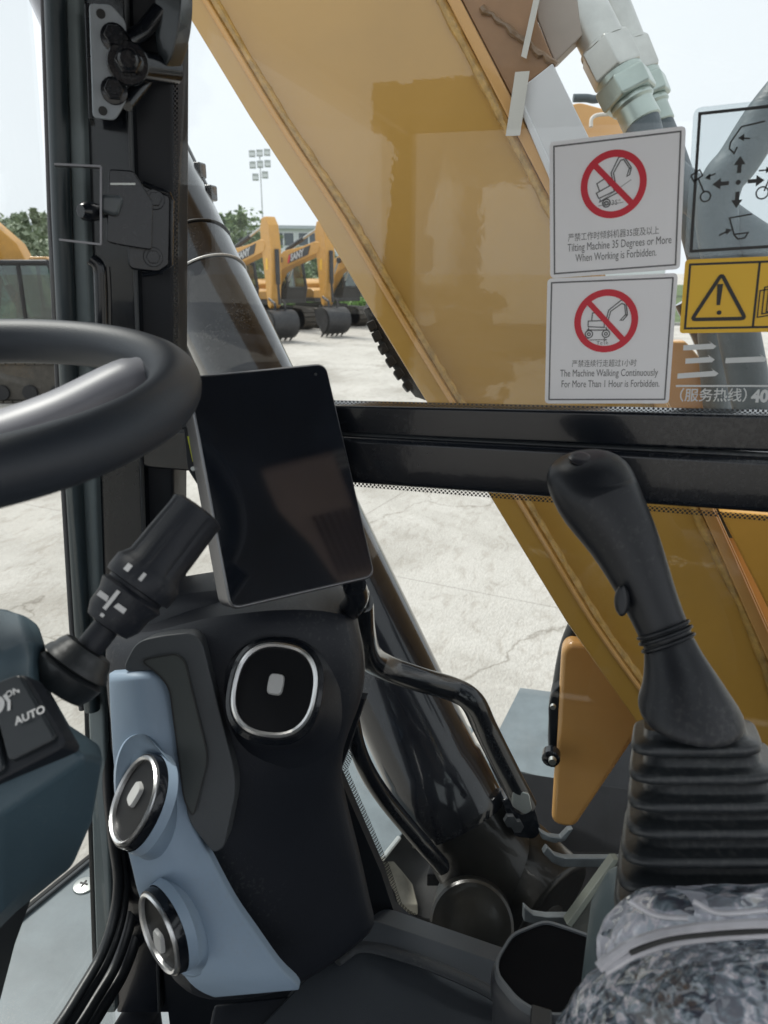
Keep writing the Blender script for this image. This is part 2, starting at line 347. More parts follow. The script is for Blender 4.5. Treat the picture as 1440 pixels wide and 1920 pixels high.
def copy_tree(o, parent=None):
    c = o.copy(); COL.objects.link(c); c.parent = parent
    if parent is not None: c.matrix_parent_inverse = o.matrix_parent_inverse.copy()
    for ch in list(o.children): copy_tree(ch, c)
    return c
def text(body, size, m, org, ex, ey, parent, name='lettering', align='LEFT', fat=0., sx=1., ext=.0001, spacing=1.):
    c = bpy.data.curves.new('t', 'FONT'); c.body = body; c.size = size; c.align_x = align; c.offset = fat; c.resolution_u = 3; c.space_character = spacing
    t = bpy.data.objects.new('t', c); COL.objects.link(t); bpy.context.view_layer.update()
    me = bpy.data.meshes.new_from_object(t.evaluated_get(bpy.context.evaluated_depsgraph_get())); bpy.data.objects.remove(t)
    ex = V(ex); ey = V(ey); ez = ex.cross(ey).normalized()
    for v in me.vertices: v.co = V(org)+ex*(v.co.x*sx)+ey*v.co.y+ez*v.co.z
    me.materials.clear(); me.materials.append(m)
    o = bpy.data.objects.new(name, me); COL.objects.link(o); setpar(o, parent); return o
# ================================================================== GROUND
g = MB(); g.poly([V((-400, -400, 0)), V((500, -400, 0)), V((500, 500, 0)), V((-400, 500, 0))])
g = g.build('ground', concrete, smooth=False); tag(g, kind='structure')

# ================================================================== THE CAB AROUND THE CAMERA
XW = .66                                   # plane of the right side window
TOP = H+.315; FLOOR = H-1.05
UP = V((0, 0, 1)); XR = V((1, 0, 0)); YF = V((0, 1, 0))
cab = empty('excavator_cab', (.1, 0, FLOOR), 'black framed operator cab with dotted side windows and front corner post, seen from inside', 'cab')
def lin(p, q, t): return p+(q-p)*t
def pxlin(x0, y0, x1, y1, y): return x0+(x1-x0)*(y-y0)/(y1-y0)
# window panes -------------------------------------------------------------
yA = onX(322, 230, XW).y; yB = onX(322, 700, XW).y
def pane(name, pts, m=glass, parent=cab, vec=V((.004, 0, 0))):
    return MB().prism(pts, vec).build(name, m, parent, smooth=False)
zbar = onX(640, 790, XW).z
bu_l, bu_r = onX(640, 760, XW), onX(1440, 779, XW)
bl_l, bl_r = onX(680, 903, XW), onX(1440, 966, XW)
YB = -.72
pane('window_pane', [V((XW, yB+.01, bu_l.z-.02)), V((XW, yA-.03, TOP-.06)), V((XW, YB, TOP-.06)), V((XW, YB, bu_l.z-.02))])
pane('window_pane', [V((XW, yB+.03, bl_l.z+.02)), V((XW, YB, bl_l.z+.02)), V((XW, YB, H-1.0)), V((XW, yB+.03, H-1.0))])
# frit strips (dot rows printed along the glass edges)
def fritstrip(pts, wdir, w, name='frit_band', dx=-.0012):
    bm = bmesh.new(); uvl = bm.loops.layers.uv.new('UVMap'); d = 0; wd = V(wdir)
    prev = None
    for i, p in enumerate(pts):
        p = V(p)+V((dx, 0, 0))
        if i: d += (p-prev).length
        row = (bm.verts.new(p), bm.verts.new(p+wd*w), d); prev = p
        if i:
            f = bm.faces.new((last[0], row[0], row[1], last[1]))
            for lp, uv in zip(f.loops, ((last[2], 0), (row[2], 0), (row[2], w), (last[2], w))): lp[uvl].uv = uv
        last = row
    me = bpy.data.meshes.new(name); bm.to_mesh(me); bm.free(); me.materials.append(frit)
    o = bpy.data.objects.new(name, me); COL.objects.link(o); setpar(o, cab); return o
fritstrip([onX(326, y, XW) for y in (-60, 200, 450, 720, 760)], (0, -1, 0), .005)
fritstrip([onX(x, y, XW) for x, y in ((560, 758), (640, 760), (1040, 770), (1440, 779), (1600, 784))], (0, 0, 1), .005)
fritstrip([onX(x, y, XW) for x, y in ((660, 902), (1020, 931), (1440, 966), (1600, 978))], (0, 0, -1), .005)
lw = [(690, 1300), (660, 1390), (641, 1440), (680, 1530), (720, 1622), (742, 1690), (765, 1712), (815, 1737), (900, 1775)]
fritstrip([onX(x, y, XW) for x, y in lw[1:7]], (0, -1, .1), .0075)
fritstrip([onX(x, y, XW) for x, y in lw[6:]], (0, -.2, 1), .006)
# rail across the window: two lapped profiles
def beam(px0, py0, py0b, px1, py1, py1b, x, depth, name, m=gloss, bev=.004, parent=cab):
    a, b = onX(px0, py0, x), onX(px0, py0b, x); c, d = onX(px1, py1, x), onX(px1, py1b, x)
    e0 = (c-a).normalized()*.4; a, b = a-e0*.6, b-e0*.6; c, d = c+e0, d+e0
    return MB().prism([a, c, d, b], V((depth, 0, 0))).build(name, m, parent, bevel=bev)
beam(640, 760, 814, 1440, 779, 853, XW-.012, .03, 'window_rail', bev=.003)
beam(655, 819, 906, 1440, 860, 968, XW-.022, .05, 'window_rail', bev=.006)
beam(655, 812, 822, 1440, 851, 863, XW-.016, .008, 'rail_gasket', m=rubber, bev=.002)
# front corner post: stepped profiles between the side glass and the windscreen
def post(x0t, x1t, x0b, x1b, xl, xr, depth, m, name='corner_post', bev=.003, yt=-260, yb=1900):
    # left/right photo edges at y=0 and y=1200, extended up and down
    def e(xt, xb, y): return xt+(xb-xt)*y/1200
    ring = [onX(e(x0t, x0b, yt), yt, xl), onX(e(x1t, x1b, yt), yt, xr), onX(e(x1t, x1b, yb), yb, xr), onX(e(x0t, x0b, yb), yb, xl)]
    return MB().prism(ring, V((depth, .0, 0))).build(name, m, cab, bevel=bev)
post(228, 323, 268, 325, .645, XW-.002, .03, black)
post(142, 236, 190, 276, .632, .638, .045, gloss)
post(120, 147, 160, 190, .62, .625, .03, mat('post_strip', (.17, .21, .22), .4, bump=.02))
post(112, 122, 152, 162, .628, .63, .03, rubber, 'post_groove')
post(232, 238, 272, 277, .634, .636, .004, greym, 'trim_strip', bev=.001)
def seal(offs, r, m=rubber, x=.615, name='windscreen_seal'):
    pp = [(96, -260), (98, 0), (110, 400), (128, 800), (150, 1180), (168, 1330)]
    return MB().tube([onX(px+offs, py, x) for px, py in pp], r, 14).build(name, m, cab)
seal(5, .0085, mat('seal_teal', (.03, .045, .052), .35))
seal(-14, .0035, mat('seal_edge', (.06, .06, .065), .7))
YW = onX(150, 1200, .6).y
def wsx(px, py): return onY(px, py, YW+.012)
for off, r in ((0, .0065), (12, .006), (27, .0075), (42, .009)):
    pts = [(199, 1372), (203, 1480), (212, 1570), (222, 1650), (214, 1720), (190, 1790), (150, 1860), (105, 1930), (20, 2040)]
    k = lambda i: off*(1 if i < 4 else 1.15)
    MB().tube(catmull([wsx(px+k(i)*(1 if i < 5 else .9), py+(off*.55 if i > 4 else 0)) for i, (px, py) in enumerate(pts)], 4), r, 10).build('windscreen_seal', rubber, cab)
# windscreen glass
MB().prism([V((.6, onX(85, 0, .6).y+.01, TOP-.05)), V((-.42, onX(85, 0, .6).y+.01, TOP-.05)), V((-.42, YW+.03, H-.98)), V((.6, YW+.03, H-.98))], V((0, .004, 0))).build('windscreen_pane', glass, cab, smooth=False)
# cab shell
yT = onX(85, 0, .6).y
# roof with an unseen skylight, added to brighten the interior
for x0, x1, y0, y1 in ((-.48, .68, -.22, yT+.05), (-.48, .68, YB-.05, -.64), (-.48, -.34, -.64, -.22), (.5, .68, -.64, -.22)):
    MB().box(((x0+x1)/2, (y0+y1)/2, TOP+.02), x1-x0, y1-y0, .09).build('roof_panel', black, cab)
MB().box((.08, -.43, TOP+.03), .84, .42, .005).build('added_skylight_pane', glass, cab, smooth=False)
hl = MB().prism([V((x, y, TOP-.026)) for x, y in ((.155, .13), (.235, .03), (-.06, -.2), (-.10, -.12), (.0, -.02), (.07, .07))], V((0, 0, -.012))).build('headliner', mat('headliner_brown', (.5, .38, .33), .8, var=.15), cab, bevel=.004)  # unseen patch, outlined for its brown reflection in the monitor
b = MB(); d_ = V((-.295, -.23, 0)).normalized(); s_ = V((d_.y, -d_.x, 0))
for k in range(7): b.box(V((.03, -.09, TOP-.041))+s_*(-.04+k*.014), .19, .005, .006, (d_, s_, UP))
b.build('headliner_rib', mat('rib_brown', (.2, .14, .12), .7), hl)
for k in range(3): MB().box(V((.245, .01, TOP-.03))+d_*(k*.016), .006, .045, .008, (d_, s_, UP)).build('roof_slat', ivory, cab, bevel=.002)  # unseen white slats, added as bright bars in the monitor reflection
MB().box((.12, YB-.02, H-.72), 1.12, .03, .66).build('rear_panel', black, cab, bevel=.008)
for sx in (-.42, .645): MB().box((sx, YB+.0, H-.2), .06, .07, 1.6).build('rear_post', gloss, cab, bevel=.01)
MB().box((-.44, yT-.0, H-.2), .06, .07, 1.6).build('door_post', gloss, cab, bevel=.01)
MB().box((-.45, -.12, H-.78), .03, 1.1, .54).build('door_panel', black, cab, bevel=.01)
MB().box((.12, -.1, FLOOR-.03), 1.1, 1.3, .05).build('floor_panel', floorm, cab, bevel=.005)
MB().prism([onX(x, y, XW-.004) for x, y in lw]+[V((XW-.004, YB, onX(900, 1775, XW).z-.015)), V((XW-.004, YB, FLOOR)), V((XW-.004, yB+.08, FLOOR)), V((XW-.004, yB+.08, onX(690, 1300, XW).z))], V((-.012, 0, 0))).build('side_panel', black, cab)
MB().box((.665, (YB+yT)/2, TOP-.03), .04, yT-YB, .07).build('window_header', gloss, cab, bevel=.008)
MB().box((.1, yT-.0, TOP-.02), 1.1, .06, .05).build('windscreen_header', gloss, cab, bevel=.01)
MB().box((.12, YW+.03, H-1.02), 1.1, .05, .1).build('windscreen_sill', black, cab, bevel=.01)

# hinge bracket at the top of the post --------------------------------------
n_in = (O-onX(205, 120, .62)).normalized(); n_in.z = 0; n_in.normalize()
hb = [(167, 8), (208, 10), (236, 42), (238, 90), (238, 190), (216, 227), (174, 222)]
hp = onX(200, 120, .605)
hbr = MB().prism(rounded([onP(x, y, hp, n_in) for x, y in hb], .004), n_in*.004).build('hinge_bracket', mat('bracket_grey', (.3, .33, .36), .35, coat=.2), cab, bevel=.0012)
MB().prism([onP(x, y, hp-n_in*.004, n_in) for x, y in ((158, 5), (168, 5), (176, 224), (166, 224))], -n_in*.03).build('bracket_flange', gloss, hbr, bevel=.001)
for x, y in ((189, 26), (193, 208)):
    MB().lathe([(0, .0035), (.0006, .0035)], onP(x, y, hp+n_in*.0041, n_in), n_in, 16).build('bolt_hole', stickb, hbr)
for x, y in ((214, 71), (214, 171)):
    b = MB(); p = onP(x, y, hp+n_in*.004, n_in)
    b.lathe([(0, .0105), (.002, .0105), (.0025, .0095)], p, n_in, 20); b.hexnut(p+n_in*.002, n_in, .0078, .008); b.lathe([(.009, .005), (.011, .0045)], p, n_in, 12)
    b.build('bolt', gloss, hbr)
b = MB(); p = onP(240, 120, hp+n_in*.006, n_in)
b.lathe([(0, .0165), (.003, .0165), (.004, .0155)], p, n_in, 28); b.hexnut(p+n_in*.004, n_in, .0105, .011); b.lathe([(.015, .008), (.017, .006)], p, n_in, 16)
b.build('bolt', gloss, hbr)
q = onX(325, 132, .66)
MB().tube([p, lin(p, q, .5), q], .0115, 18).build('pivot_pin', gloss, hbr)
b = MB(); b.tube([onX(236, 78, .612), onX(268, 60, .63), onX(300, 20, .64)], .007, 10); b.tube([onX(236, 196, .612), onX(262, 165, .63), onX(275, 150, .64)], .006, 10); b.build('bracket_rib', gloss, hbr)
wf = [(291, -120), (340, -120), (339, 20), (333, 66), (320, 108), (309, 128), (296, 108), (289, 70)]
MB().prism(rounded([onX(x, y, .636) for x, y in wf], .008), V((.02, 0, 0))).build('windscreen_arm', mat('arm_black', (.022, .03, .036), .25, coat=.4), cab, bevel=.004)

# latch half-way down the post ----------------------------------------------
lp = onX(250, 420, .615); nl = n_in
def lt(x, y, o=0.): return onP(x, y, lp+nl*o, nl)
lat = MB().prism(rounded([lt(*p) for p in ((236, 338), (262, 340), (318, 362), (322, 372), (320, 500), (300, 512), (240, 505))], .006), -nl*.006).build('latch_plate', gloss, cab, bevel=.002)
MB().tube([lt(x, y, .001) for x, y in ((268, 344), (317, 364), (322, 376), (320, 496), (300, 511), (266, 515))], .0022, 8).build('plate_rim', gloss, lat)
MB().prism(rounded([lt(*p) for p in ((205, 322), (250, 325), (286, 382), (284, 470), (232, 462), (200, 455))], .003), nl*.02).build('latch_body', gloss, lat, bevel=.002)
MB().prism(rounded([lt(*p, .0) for p in ((191, 370), (226, 372), (232, 380), (222, 410), (190, 402))], .004), nl*.032).build('latch_catch', mat('catch_grey', (.09, .105, .115), .3), lat, bevel=.003)
MB().lathe([(0, .004), (.01, .004), (.012, .0065), (.02, .008), (.026, .0075), (.03, .005)], lt(205, 400, .012), (lt(158, 396, .03)-lt(205, 400, .012)), 16).build('latch_knob', gloss, lat)
sh = MB()
for seg in (((104, 311), (190, 315)), ((190, 315), (190, 459)), ((113, 450), (190, 459))):
    a, b_ = lt(*seg[0], .026), lt(*seg[1], .026); d = (b_-a).normalized(); u = d.cross(nl)*.0008
    sh.prism([a+u, b_+u, b_-u, a-u], nl*.012)
sh.build('keeper_plate', bezelm, lat)
for x, y in ((290, 374), (287, 482)):
    b = MB(); pp = lt(x, y, .001); b.lathe([(0, .0085), (.0015, .008)], pp, nl, 20); b.hexnut(pp+nl*.0015, nl, .006, .005); b.build('bolt', gloss, lat)
MB().prism([lt(*p, .021) for p in ((207, 343), (254, 343), (254, 347), (207, 347))], nl*.0006).build('bright_strip', steel, lat)  # thin bright steel strip across the latch body
cb = MB(); cb.tube(catmull([lt(*p, .006) for p in ((170, 485), (185, 500), (188, 540), (190, 600), (192, 700))], 5), .0055, 12); cb.tube(catmull([lt(*p, .0) for p in ((200, 500), (203, 560), (205, 700))], 4), .003, 8)
cb.build('latch_cable', gloss, lat)

# ================================================================== DASH CONSOLE (right front corner)
dash = empty('dash_console', at(480, 1800, .75), 'black corner dash console with light blue trim panel and three round air vents', 'dashboard')
# body: rows of points left -> right, each (px, py, depth)
rows = [
 [(300, 1130, .78), (345, 1110, .775), (425, 1095, .77), (560, 1075, .775), (650, 1085, .78), (672, 1110, .785)],
 [(250, 1200, .70), (340, 1168, .685), (440, 1150, .675), (560, 1140, .68), (655, 1150, .70), (690, 1185, .74)],
 [(235, 1260, .69), (345, 1215, .675), (440, 1200, .665), (570, 1190, .668), (670, 1205, .69), (708, 1265, .73)],
 [(240, 1350, .69), (360, 1340, .675), (440, 1340, .668), (575, 1335, .672), (665, 1330, .695), (692, 1330, .735)],
 [(255, 1440, .69), (380, 1450, .68), (450, 1460, .675), (560, 1440, .69), (625, 1420, .715), (650, 1400, .745)],
 [(280, 1560, .69), (390, 1570, .685), (470, 1560, .695), (555, 1540, .715), (610, 1510, .735), (668, 1490, .755)],
 [(310, 1700, .69), (420, 1690, .695), (500, 1680, .71), (580, 1670, .73), (640, 1640, .745), (705, 1620, .765)],
 [(350, 1840, .69), (450, 1835, .705), (530, 1820, .72), (600, 1790, .735), (660, 1750, .75), (722, 1712, .77)],
 [(360, 1900, .70), (450, 1900, .715), (530, 1890, .73), (610, 1850, .745), (680, 1790, .76), (735, 1740, .775)],
]
b = MB(); grid = [[b.bm.verts.new(at(*p)) for p in r] for r in rows]
bk = [[b.bm.verts.new(at(*p)+V((.03, .06, 0))) for p in r] for r in rows]
for i in range(len(rows)-1):
    for j in range(5):
        b.bm.faces.new((grid[i][j], grid[i][j+1], grid[i+1][j+1], grid[i+1][j])); b.bm.faces.new((bk[i][j], bk[i+1][j], bk[i+1][j+1], bk[i][j+1]))
    for j in (0, 5): b.bm.faces.new((grid[i][j], grid[i+1][j], bk[i+1][j], bk[i][j]))
for i in (0, -1):
    for j in range(5): b.bm.faces.new((grid[i][j], bk[i][j], bk[i][j+1], grid[i][j+1]))
cl = b.bm.edges.layers.float.new('crease_edge')
for i, s in ((1, .9),):
    for j in range(5):
        e = b.bm.edges.get((grid[i][j], grid[i][j+1])); e[cl] = s
for i in range(3, len(rows)-1):
    for j, s in ((4, .85),):
        e = b.bm.edges.get((grid[i][j], grid[i+1][j])); e[cl] = s
b.build('console_body', blacksoft, dash, sub=2)
# mid grey surround between body and blue panel
gf = [(225, 1262), (255, 1203), (300, 1192), (355, 1186), (374, 1197), (382, 1216), (438, 1440), (442, 1485), (420, 1590), (400, 1600), (352, 1540), (322, 1300), (300, 1255)]
def gt(x, y): return .655+.00002*(x-300)
MB().prism(rounded([at(x, y, gt(x, y)) for x, y in gf], .012, 5), CF*.03).build('trim_surround', greym, dash, bevel=.006, seg=3)
gi = [(262, 1238), (330, 1226), (347, 1240), (388, 1410), (388, 1435), (362, 1535), (345, 1500), (318, 1290), (296, 1262)]
MB().prism(rounded([at(x, y, gt(x, y)-.004) for x, y in gi], .008, 4), CF*.006).build('trim_inlay', greym2, dash, bevel=.002)
MB().ribbon(rounded([at(x, y, gt(x, y)-.0045) for x, y in gi], .008, 4), .0014, -CF, closed=True).build('trim_seam', stickb, dash, smooth=False)
# light blue panel: rows with a crest so it reads as a moulded sheet
bp = [(203, 1262, 305, 1254), (204, 1300, 320, 1296), (207, 1360, 335, 1360), (212, 1430, 343, 1420), (221, 1500, 350, 1480), (233, 1570, 360, 1540), (247, 1630, 392, 1605), (263, 1690, 437, 1690), (300, 1760, 478, 1750), (345, 1832, 522, 1812), (372, 1858, 553, 1843), (403, 1872, 562, 1858)]
bp = [tuple(q) for q in [(a_.x, a_.y, c_.x, c_.y) for a_, c_ in zip(catmull([(x0, y0, 0) for x0, y0, _, _ in bp], 3), catmull([(x1, y1, 0) for _, _, x1, y1 in bp], 3))]]
b = MB(); gr = []; ns = 11
for i, (xl, yl, xr, yr) in enumerate(bp):
    row = []
    for j in range(ns):
        t = j/(ns-1); x, y = lin(xl, xr, t), lin(yl, yr, t)
        d = .648-.012*math.sin(math.pi*min(1, t*1.05))**.8+.012*t+.012*(1-t)
        if i >= len(bp)-5: d += .0015*(i-len(bp)+6)
        if i == 0: d += .006
        row.append(b.bm.verts.new(at(x, y, d)))
    gr.append(row)
bkr = [[b.bm.verts.new(v.co+CF*.014) for v in r] for r in gr]
n = len(gr)
for i in range(n-1):
    for j in range(ns-1): b.bm.faces.new((gr[i][j], gr[i][j+1], gr[i+1][j+1], gr[i+1][j])); b.bm.faces.new((bkr[i][j], bkr[i+1][j], bkr[i+1][j+1], bkr[i][j+1]))
    for j in (0, ns-1): b.bm.faces.new((gr[i][j], gr[i+1][j], bkr[i+1][j], bkr[i][j]))
for i in (0, n-1):
    for j in range(ns-1): b.bm.faces.new((gr[i][j], bkr[i][j], bkr[i][j+1], gr[i][j+1]))
tag(b.build('trim_panel', bluem, dash, bevel=.004, seg=3), 'light blue moulded trim panel')
def serr(w, h, n=40, e=.72):
    out = []
    for k in range(n):
        a = 2*math.pi*k/n; c, s = math.cos(a), math.sin(a)
        out.append((w*math.copysign(abs(c)**e, c), h*math.copysign(abs(s)**e, s)))
    return out
corem = mat('vent_core', (.005, .0055, .007), .5, spec=.2)
def vaxes(px, py):
    v = R(px, py).normalized(); r = (CR-v*CR.dot(v)).normalized(); return v, r, r.cross(v)
def vent(px, py, t, nv, nr, nu, w, h, base=None, basem=blacksoft, tabpos=(.05, .1), lab=None, tab=1.5, e=.8, roll=0., outer=1.055):
    v_, r_, u_ = vaxes(px, py); c = at(px, py, t); nrm = (-v_*nv+r_*nr+u_*nu).normalized()
    x, y, z = frame(nrm); ca, sa = math.cos(roll), math.sin(roll); x, y = x*ca+y*sa, y*ca-x*sa
    sh = serr(w, h, 48, e)
    def ring(k, d): return [c+x*(px_*k)+y*(py_*k)+z*d for px_, py_ in sh]
    v = MB().loft([ring(outer-.01, -.009), ring(outer+.005, -.004), ring(outer, .001), ring(1.04, .0035), ring(.98, .002)], cap=False).build('vent_ring', gloss, dash)
    if lab: v['label'] = lab
    MB().loft([ring(1.0, .002), ring(.995, .005), ring(.95, .0065), ring(.9, .005), ring(.88, .0)], cap=False).build('chrome_ring', chrome, v)
    MB().loft([ring(.89, .002), ring(.86, -.010), ring(.6, -.012), ring(.3, -.0125)], cap=True).build('vent_core', corem, v)
    MB().ribbon(ring(.52, -.0112), .0015, z, closed=True)  .build('vent_disc', MATS['disc_line'] if 'disc_line' in MATS else mat('disc_line', (.2, .2, .21), .4), v, smooth=False)
    q = c+x*w*tabpos[0]+y*h*tabpos[1]-z*.012
    e1, e2 = serr(.0045*tab, .006*tab, 16, .5), serr(.005*tab, .0066*tab, 16, .5)
    MB().loft([[q+x*a+y*b_+z*d for a, b_ in e_] for e_, d in ((e1, 0), (e1, .010), (e2, .011), (e2, .015), (e1, .0175))]).build('vent_tab', ivory, v)
    if base:
        rings = [ring(1.08, -.004), ring(1.13, -.012)]
        for (bx, by, bt, bw, bh, tilt) in base:
            rg_ = []
            for k in range(48):
                a_ = 2*math.pi*k/48; c_, s_ = math.copysign(abs(math.cos(a_))**e, math.cos(a_)), math.copysign(abs(math.sin(a_))**e, math.sin(a_))
                dx, dy = c_*bw, -s_*bh; rg_.append(at(bx+dx*math.cos(tilt)-dy*math.sin(tilt), by+dx*math.sin(tilt)+dy*math.cos(tilt), bt))
            rings.append(rg_)
        MB().loft(rings, cap=False).build('vent_housing', basem, v)
    return v
vent(516, 1293, .648, .96, -.1, .16, .0365, .0405, base=[(517, 1300, .668, 93, 104, rad(-8)), (522, 1316, .69, 118, 128, rad(-8))], tabpos=(.0, .1), roll=rad(-9), tab=1.4, outer=1.13)
vent(259, 1501, .622, .43, -.88, .2, .0352, .0352, base=[(272, 1494, .648, 54, 118, rad(-6)), (276, 1494, .662, 60, 128, rad(-8))], basem=bluem, e=.92, tabpos=(-.1, .08), lab='air vent halfway down the light blue panel')
vent(306, 1745, .632, .29, -.82, -.48, .0335, .0335, base=[(335, 1738, .652, 48, 98, rad(-24)), (346, 1736, .668, 56, 112, rad(-24))], basem=bluem, e=.92, tabpos=(-.05, -.3), lab='lowest air vent at the foot of the light blue panel')
# floor console under the dash
fc = empty('floor_console', onZ(760, 1880, FLOOR), 'dark moulded console box on the cab floor between dash and seat', 'console')
MB().loft([rounded([at(x, y, t) for x, y, t in r], .012, 4) for r in (
  [(690, 1722, .80), (1010, 1830, .80), (1000, 2000, .72), (420, 2000, .70), (560, 1850, .76)],
  [(720, 1700, .84), (1040, 1810, .84), (1040, 2060, .80), (400, 2060, .8), (560, 1840, .82)],
  [(720, 1900, 1.0), (1040, 1950, 1.0), (1040, 2200, .95), (400, 2200, .95), (560, 2000, .98)])]).build('console_shell', mat('console_grey', (.028, .034, .042), .5, bump=.08, bscale=800), fc, bevel=.006)
MB().tube(catmull([at(x, y, t) for x, y, t in ((630, 1800, .765), (680, 1775, .785), (780, 1800, .78), (900, 1850, .765), (960, 1890, .755))], 5), .008, 10, flat=.5).build('console_ridge', floorm, fc)
MB().prism([at(x, y, t) for x, y, t in ((400, 1880, .75), (560, 1862, .76), (700, 1960, .73), (380, 1990, .72))], V((0, 0, -.05))).build('console_foot', black, fc, bevel=.004)

# ================================================================== MONITOR
mon = empty('monitor', at(540, 1120, .68), 'black glossy tablet monitor with thin silver edge on the dash', 'monitor')
mq = [at(350, 706, .665), at(612, 680, .68), at(706, 1083, .645), at(432, 1146, .625)]
back = CF*.02-CR*.014
MB().prism(rounded(mq, .010, 6), back).build('monitor_case', bezelm, mon, bevel=.0025, seg=3)
cc = sum(mq, V())/4; nm = (mq[1]-mq[0]).cross(mq[3]-mq[0]).normalized(); nm = nm if nm.dot(O-cc) > 0 else -nm
MB().prism(rounded([lin(p, cc, .022)+nm*.0006 for p in mq], .009, 6), nm*.0012).build('monitor_screen', screen, mon, bevel=.0008)
MB().prism(rounded([lin(p, cc, .14)+back for p in mq], .015, 5), CF*.03-CR*.012).build('monitor_back', black, mon, bevel=.006)
MB().disc(at(592, 704, .6765)+nm*.003, .0015, nm).build('camera_dot', darksteel, mon, smooth=False)
MB().prism([at(x, y, .672) for x, y in ((351, 818), (359, 818), (367, 862), (361, 866))], CF*.004).build('edge_label', mat('label_lime', (.55, .6, .03), .5), mon)
MB().prism(rounded([at(x, y, .674) for x, y in ((344, 800), (372, 815), (384, 900), (372, 912), (352, 880))], .004), CF*.01).build('port_cover', black, mon, bevel=.002)
MB().lathe([(0, .0025), (.003, .002)], at(363, 879, .671), -CF, 12).build('screw', steel, mon)
MB().tube(catmull([at(x, y, t) for x, y, t in ((665, 1098, .68), (668, 1125, .70), (640, 1160, .74), (600, 1200, .76))], 5), .011, 14).build('monitor_arm', gloss, mon)

# ================================================================== STEERING WHEEL
P1, P2, P3 = at(0, 640, .58), at(304, 762, .44), at(0, 884, .35)
def circ(a, b, c):
    ab, ac = b-a, c-a; n = ab.cross(ac); k = (ac.length_squared*n.cross(ab)*-1+ab.length_squared*n.cross(ac)*-1)/(2*n.length_squared)
    k = (n.cross(ab)*ac.length_squared+ac.cross(n)*ab.length_squared)/(2*n.length_squared)
    return a+k, k.length, n.normalized()
wc, wr, wn = circ(P1, P2, P3)
if wn.dot(CU) < 0: wn = -wn
print('WHEEL', wc, wr, wn)
sw = empty('steering_wheel', wc, 'black steering wheel rim with smooth grip and one pale spoke', 'steering wheel')
wx = (P2-wc).normalized(); wy = wn.cross(wx)
cpt = lambda a, r=1., h=0.: wc+(wx*math.cos(a)+wy*math.sin(a))*wr*r+wn*h
MB().tube([cpt(2*math.pi*i/96) for i in range(96)], .0168, 20, closed=True).build('wheel_rim', wheelm, sw)
def spoke(a0, a1=None):
    p = [cpt(a0, .97, -.004), cpt(a0-.02, .8, -.006), cpt(a0-.05, .5, -.02), cpt(a0-.05, .2, -.03)]
    MB().tube(catmull(p, 5), [.019]*4+[.021]*12, 16, flat=.6, up=wn).build('spoke', mat('spoke_grey', (.3, .3, .33), .4) if 'spoke_grey' not in MATS else MATS['spoke_grey'], sw, smooth=True)
spoke(rad(38)); spoke(rad(160)); spoke(rad(275))
MB().lathe([(-.05, .016), (-.045, .02), (-.02, .022), (-.015, .018), (-.013, .0)], wc, wn, 28).build('hub', black, sw)

# ================================================================== STEERING COLUMN, SWITCH POD, STALK
colm = empty('steering_column', at(-40, 1700, .45), 'teal black steering column pod with rocker switches below the wheel', 'steering column')
pod_rows = [
 [(-160, 1120, .50), (0, 1140, .50), (40, 1150, .50), (72, 1172, .50)],
 [(-170, 1200, .45), (0, 1222, .45), (55, 1200, .455), (84, 1210, .46)],
 [(-180, 1262, .445), (0, 1258, .44), (60, 1230, .445), (92, 1250, .47)],
 [(-190, 1350, .43), (0, 1330, .425), (60, 1262, .435), (96, 1300, .47)],
 [(-190, 1450, .415), (0, 1400, .41), (80, 1330, .425), (130, 1360, .465)],
 [(-190, 1500, .405), (0, 1475, .40), (130, 1395, .415), (188, 1398, .45)],
 [(-190, 1560, .40), (0, 1530, .40), (165, 1420, .415), (192, 1425, .45)],
 [(-190, 1640, .41), (0, 1590, .415), (120, 1520, .43), (172, 1540, .46)],
 [(-190, 1760, .43), (0, 1715, .44), (60, 1650, .45), (135, 1625, .47)],
 [(-190, 1790, .46), (-60, 1760, .47), (0, 1740, .48), (30, 1710, .49)]]
b = MB(); b.loft([[at(*p) for p in r]+[at(r[-1][0], r[-1][1], r[-1][2]+.05), at(r[0][0], r[0][1], r[0][2]+.09)] for r in pod_rows])
b.build('column_shroud', podm, colm, bevel=.007, seg=3, sub=0)
# recessed switch panel lying on the sloping face
def sp(u, v, lift=0.): # u along the face to the right, v down the face
    A, B, Cc, D_ = at(-60, 1310, .43), at(58, 1265, .425), at(140, 1402, .41), at(-60, 1505, .398)
    p = lin(lin(A, B, u), lin(D_, Cc, u), v); nn = (B-A).cross(D_-A).normalized(); nn = nn if nn.dot(O-A) > 0 else -nn
    return p+nn*(lift+.006), nn
pn = sp(0, 0)[1]
MB().prism(rounded([sp(u, v)[0] for u, v in ((0, 0), (1, 0), (1, 1), (0, 1))], .006), -pn*.015).build('switch_bezel', black, colm, bevel=.002)
MB().prism(rounded([sp(u, v, .003)[0] for u, v in ((.5, .03), (.97, .03), (.97, .9), (.5, .9))], .004), -pn*.006).build('rocker_switch', mat('rocker', (.016, .02, .024), .3), colm, bevel=.002)
MB().prism(rounded([sp(u, v, .003)[0] for u, v in ((-.1, .05), (.46, .05), (.46, .95), (-.1, .95))], .004), -pn*.006).build('rocker_switch', MATS['rocker'], colm, bevel=.002)
ex = (sp(1, .5)[0]-sp(0, .5)[0]).normalized(); ey = -(sp(.5, 1)[0]-sp(.5, 0)[0]); ey = (ey-ex*ey.dot(ex)).normalized()
ledm = mat('legend_white', (.62, .62, .62), .5)
text('AUTO', .0062, ledm, at(48, 1366, .4115)+pn*.008, ex, ey, colm, fat=.00015)
